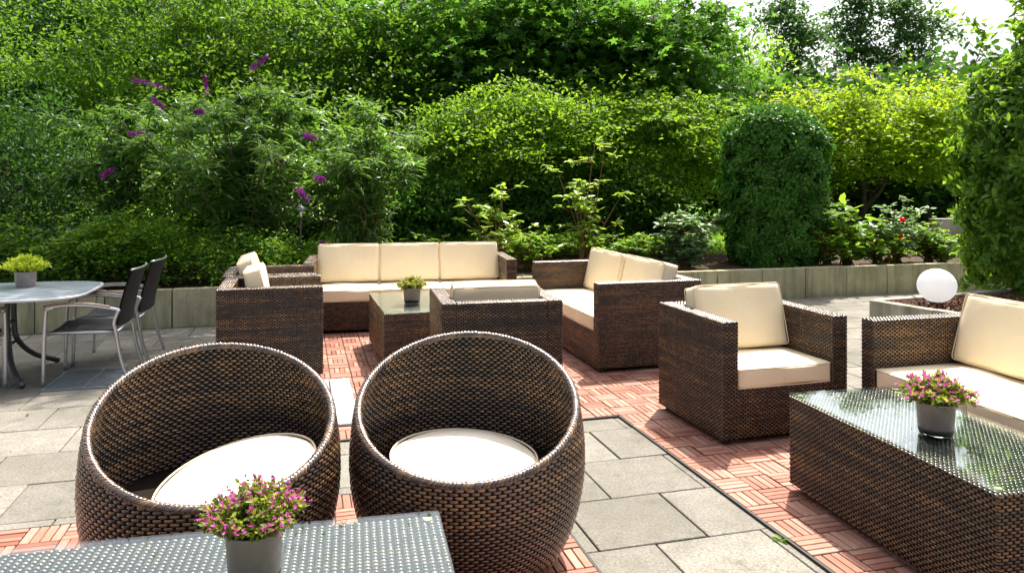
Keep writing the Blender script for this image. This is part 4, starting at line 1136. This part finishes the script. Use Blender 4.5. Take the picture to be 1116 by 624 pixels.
# ------------------------------------------------------------------ flower pots
def flower_pot(label, loc, r, h, seed, leaf, flower, pr, ph, nst=150, lsz=.016, nf=190, cat='flower pot', glassfoot=True, fsz=.010):
    rg = np.random.default_rng(seed); t = thing('flower_pot', label, cat, loc, rg.uniform(0, 6))
    m = MB(); rt = r
    pf = [(0, .0), (r*.84, 0), (r*.87, .004), (r*.98, h*.96), (rt, h), (rt-.004, h+.001), (rt-.009, h-.004), (rt-.010, h-.018), (0, h-.018)]
    lathe(m, pf, 48); m.build('pot', MAT['pot'], t, True, (0, 0, .006 if glassfoot else 0))
    if glassfoot:
        m = MB(); lathe(m, [(0, 0), (r*.80, 0), (r*.86, .003), (r*.885, .016), (r*.89, .026), (r*.875, .026), (r*.86, .008), (0, .0055)], 48); m.build('saucer', MAT['glassclear'], t, True)
    m = MB(); lathe(m, [(0, h-.008), (rt-.010, h-.010), (rt-.010, h-.02)], 24); m.build('soil', MAT['soil'], t, True, (0, 0, .006))
    lf = MB(); fl_ = MB(); st = MB(); ft = []
    for k in range(nst):
        a = rg.uniform(0, 2*pi); q = rg.uniform(0, 1)**.6
        end = np.array([cos(a)*pr*q, sin(a)*pr*q, h+ph*(1-.62*q*q)*rg.uniform(.55, 1.05)])
        s0 = np.array([cos(a)*r*.6*q, sin(a)*r*.6*q, h-.01]); mid = (s0+end)/2+[0, 0, .012]
        p = smoothpath([s0, mid, end], 5); tube(st, p, np.linspace(.0013, .0007, len(p)), 3, cap=False)
        m_ = 17; tt = rg.uniform(.15, 1, m_)**.7; idx = (tt*(len(p)-1)).astype(int)
        d = rg.normal(0, 1, (m_, 3)); d += (end-s0)/np.linalg.norm(end-s0)*.6
        leaves(lf, p[idx]+rg.normal(0, .003, (m_, 3)), lsz, 'oval', .5, .6, dirs=d, rg=rg)
        ft.append(end)
        ft.append(p[len(p)*3//4]+rg.normal(0, .004, 3))
    st.build('stems', MAT['twig_brown'], t, True)
    lf.build('foliage', MAT[leaf], t, True)
    ft = np.array(ft)[rg.permutation(len(ft))[:nf]] if nf else []
    for f in ft:
        a = np.arange(5)*2*pi/5+rg.uniform(0, 6); d = np.stack([np.cos(a), np.sin(a), .5+0*a], 1)+rg.normal(0, .4, 3)
        leaves(fl_, np.repeat(f[None], 5, 0)+[0, 0, .002], fsz, 'oval', .4, .5, dirs=d, rg=rg)
    if nf: fl_.build('flowers', MAT[flower], t, True)
    return t
m_, nt_, out_ = newmat('clear_glass'); n_ = N(nt_); princ(n_, out_, (.9, .97, .95), .02, .5, Transmission_Weight=1.0, IOR=1.45); MAT['glassclear'] = m_
zt = .014+.428+.0135+.0008
flower_pot('grey pot of tiny pink flowers on the nearest glass table at the bottom left', (-.622, 1.84, zt), .069, .122, 81, 'l_pot', 'petal_pink', .135, .125, 210, .0155, 290, fsz=.0078)
flower_pot('grey pot of pink flowers on the long glass table at the right', (1.625, 2.92, zt), .070, .118, 82, 'l_pot', 'petal_pink', .15, .115, 120, .020, 190, fsz=.012)
flower_pot('small grey pot with pale yellow green foliage on the far wicker coffee table', (-.80, 6.10, zt), .072, .112, 83, 'l_potmix', 'petal_pink', .125, .095, 110, .024, 0)
flower_pot('grey pot with bright yellow green foliage on the grey dining table', (gx(28, 5.75), 5.75, TH_+.0005), .076, .115, 84, 'l_potyellow', 'petal_pink', .17, .13, 130, .028, 0, glassfoot=False)

rgq = np.random.default_rng(95); m = MB(); n = 34
ang = R(11.8); q = rgq.uniform(-1.2, -.05, n); w_ = rgq.uniform(-.5, -.04, n)
P = np.column_stack([-.216+q*cos(ang)-w_*sin(ang), 2.24+q*sin(ang)+w_*cos(ang), np.full(n, zt+.001)])
leaves(m, P, .009, 'diamond', 3., .2, rg=rgq)
tag(m.build('table_litter', MAT['l_brown'], None, True), 'tiny fallen petals and seeds scattered on the nearest glass table', 'litter', kind='stuff')
# a small weed in the joint by the deck, and fallen leaves
rg = np.random.default_rng(91)
x, y = (gx(853, 590)*0+1178.6/(590-198)*(853-558)/F, 1178.6/(590-198))
t = thing('weed', 'small green weed growing from the slab joint beside the right hand deck', 'weed', (x, y, 0))
m = MB(); a = rg.uniform(0, 2*pi, 16); d = np.stack([np.cos(a), np.sin(a), .5+0*a], 1); leaves(m, np.zeros((16, 3))+rg.normal(0, .006, (16, 3)), .035, 'oval', .8, .3, dirs=d, rg=rg); m.build('leaf_tuft', MAT['l_low'], t, True)
m = MB(); n = 210; P = np.column_stack([rg.uniform(-6, 5, n), rg.uniform(2.2, 8.6, n), np.full(n, .006)]); ok = P[:, 1] < wall_y(P[:, 0])-.1; P = P[ok]
P = P[(P[:, 0] < -1.9) | (P[:, 0] > 2.6) | (rg.random(len(P)) < .25)]
# keep them off the raised deck
rel = P[:, :2]-O; pu, pv = rel@U, rel@V
on = ((pu > -2.45) & (pu < 1.55) & (pv > 0)) | ((pu > -.05) & (pu < 1.55) & (pv <= 0)) | ((pu < -.76) & (pv < -.70)); P = P[~on]
leaves(m, P, .03, 'oval', 2.0, .3, rg=rg)
tag(m.build('fallen_leaves', MAT['l_brown'], None, True), 'small dry leaves scattered on the grey paving', 'leaves', kind='stuff')

# ------------------------------------------------------------------ light, sky, camera
SD = np.array([.155, .345, .657]); SD /= np.linalg.norm(SD)           # toward the sun
elev = math.asin(SD[2]); azi = math.atan2(SD[0], SD[1])
w = bpy.data.worlds.new('World'); scene.world = w; w.use_nodes = True
nt = w.node_tree; nt.nodes.clear(); out = nt.nodes.new('ShaderNodeOutputWorld'); bg = nt.nodes.new('ShaderNodeBackground')
sky = nt.nodes.new('ShaderNodeTexSky'); sky.sky_type = 'NISHITA'; sky.sun_disc = False
sky.sun_elevation = elev; sky.sun_rotation = azi; sky.dust_density = 6.0; sky.air_density = 1.0; sky.ozone_density = 1.0
hs = nt.nodes.new('ShaderNodeHueSaturation'); hs.inputs['Saturation'].default_value = .5; nt.links.new(sky.outputs[0], hs.inputs['Color']); nt.links.new(hs.outputs[0], bg.inputs[0]); bg.inputs[1].default_value = .14; nt.links.new(bg.outputs[0], out.inputs[0])
ld = bpy.data.lights.new('sun', 'SUN'); ld.energy = 4.8; ld.angle = R(.53); ld.color = (1, .92, .80)
lo_ = bpy.data.objects.new('sun', ld); COL.objects.link(lo_)
lo_.rotation_euler = Vector(SD).to_track_quat('Z', 'Y').to_euler()

cd = bpy.data.cameras.new('camera'); cam = bpy.data.objects.new('camera', cd); COL.objects.link(cam)
cam.location = (0, 0, HC); cam.rotation_euler = (R(90), 0, 0)
cd.lens = F/1116*36; cd.sensor_width = 36; cd.shift_y = -114/1116; cd.clip_end = 1000
scene.camera = cam
scene.view_settings.view_transform = 'Standard'; scene.view_settings.look = 'None'; scene.view_settings.gamma = 1
scene.view_settings.exposure = 1.02
scene.view_settings.use_curve_mapping = False
scene.cycles.max_bounces = 8; scene.cycles.transparent_max_bounces = 12
scene.cycles.caustics_reflective = False; scene.cycles.caustics_refractive = False
print('faces', sum(len(o.data.polygons) for o in COL.objects if o.type == 'MESH'))
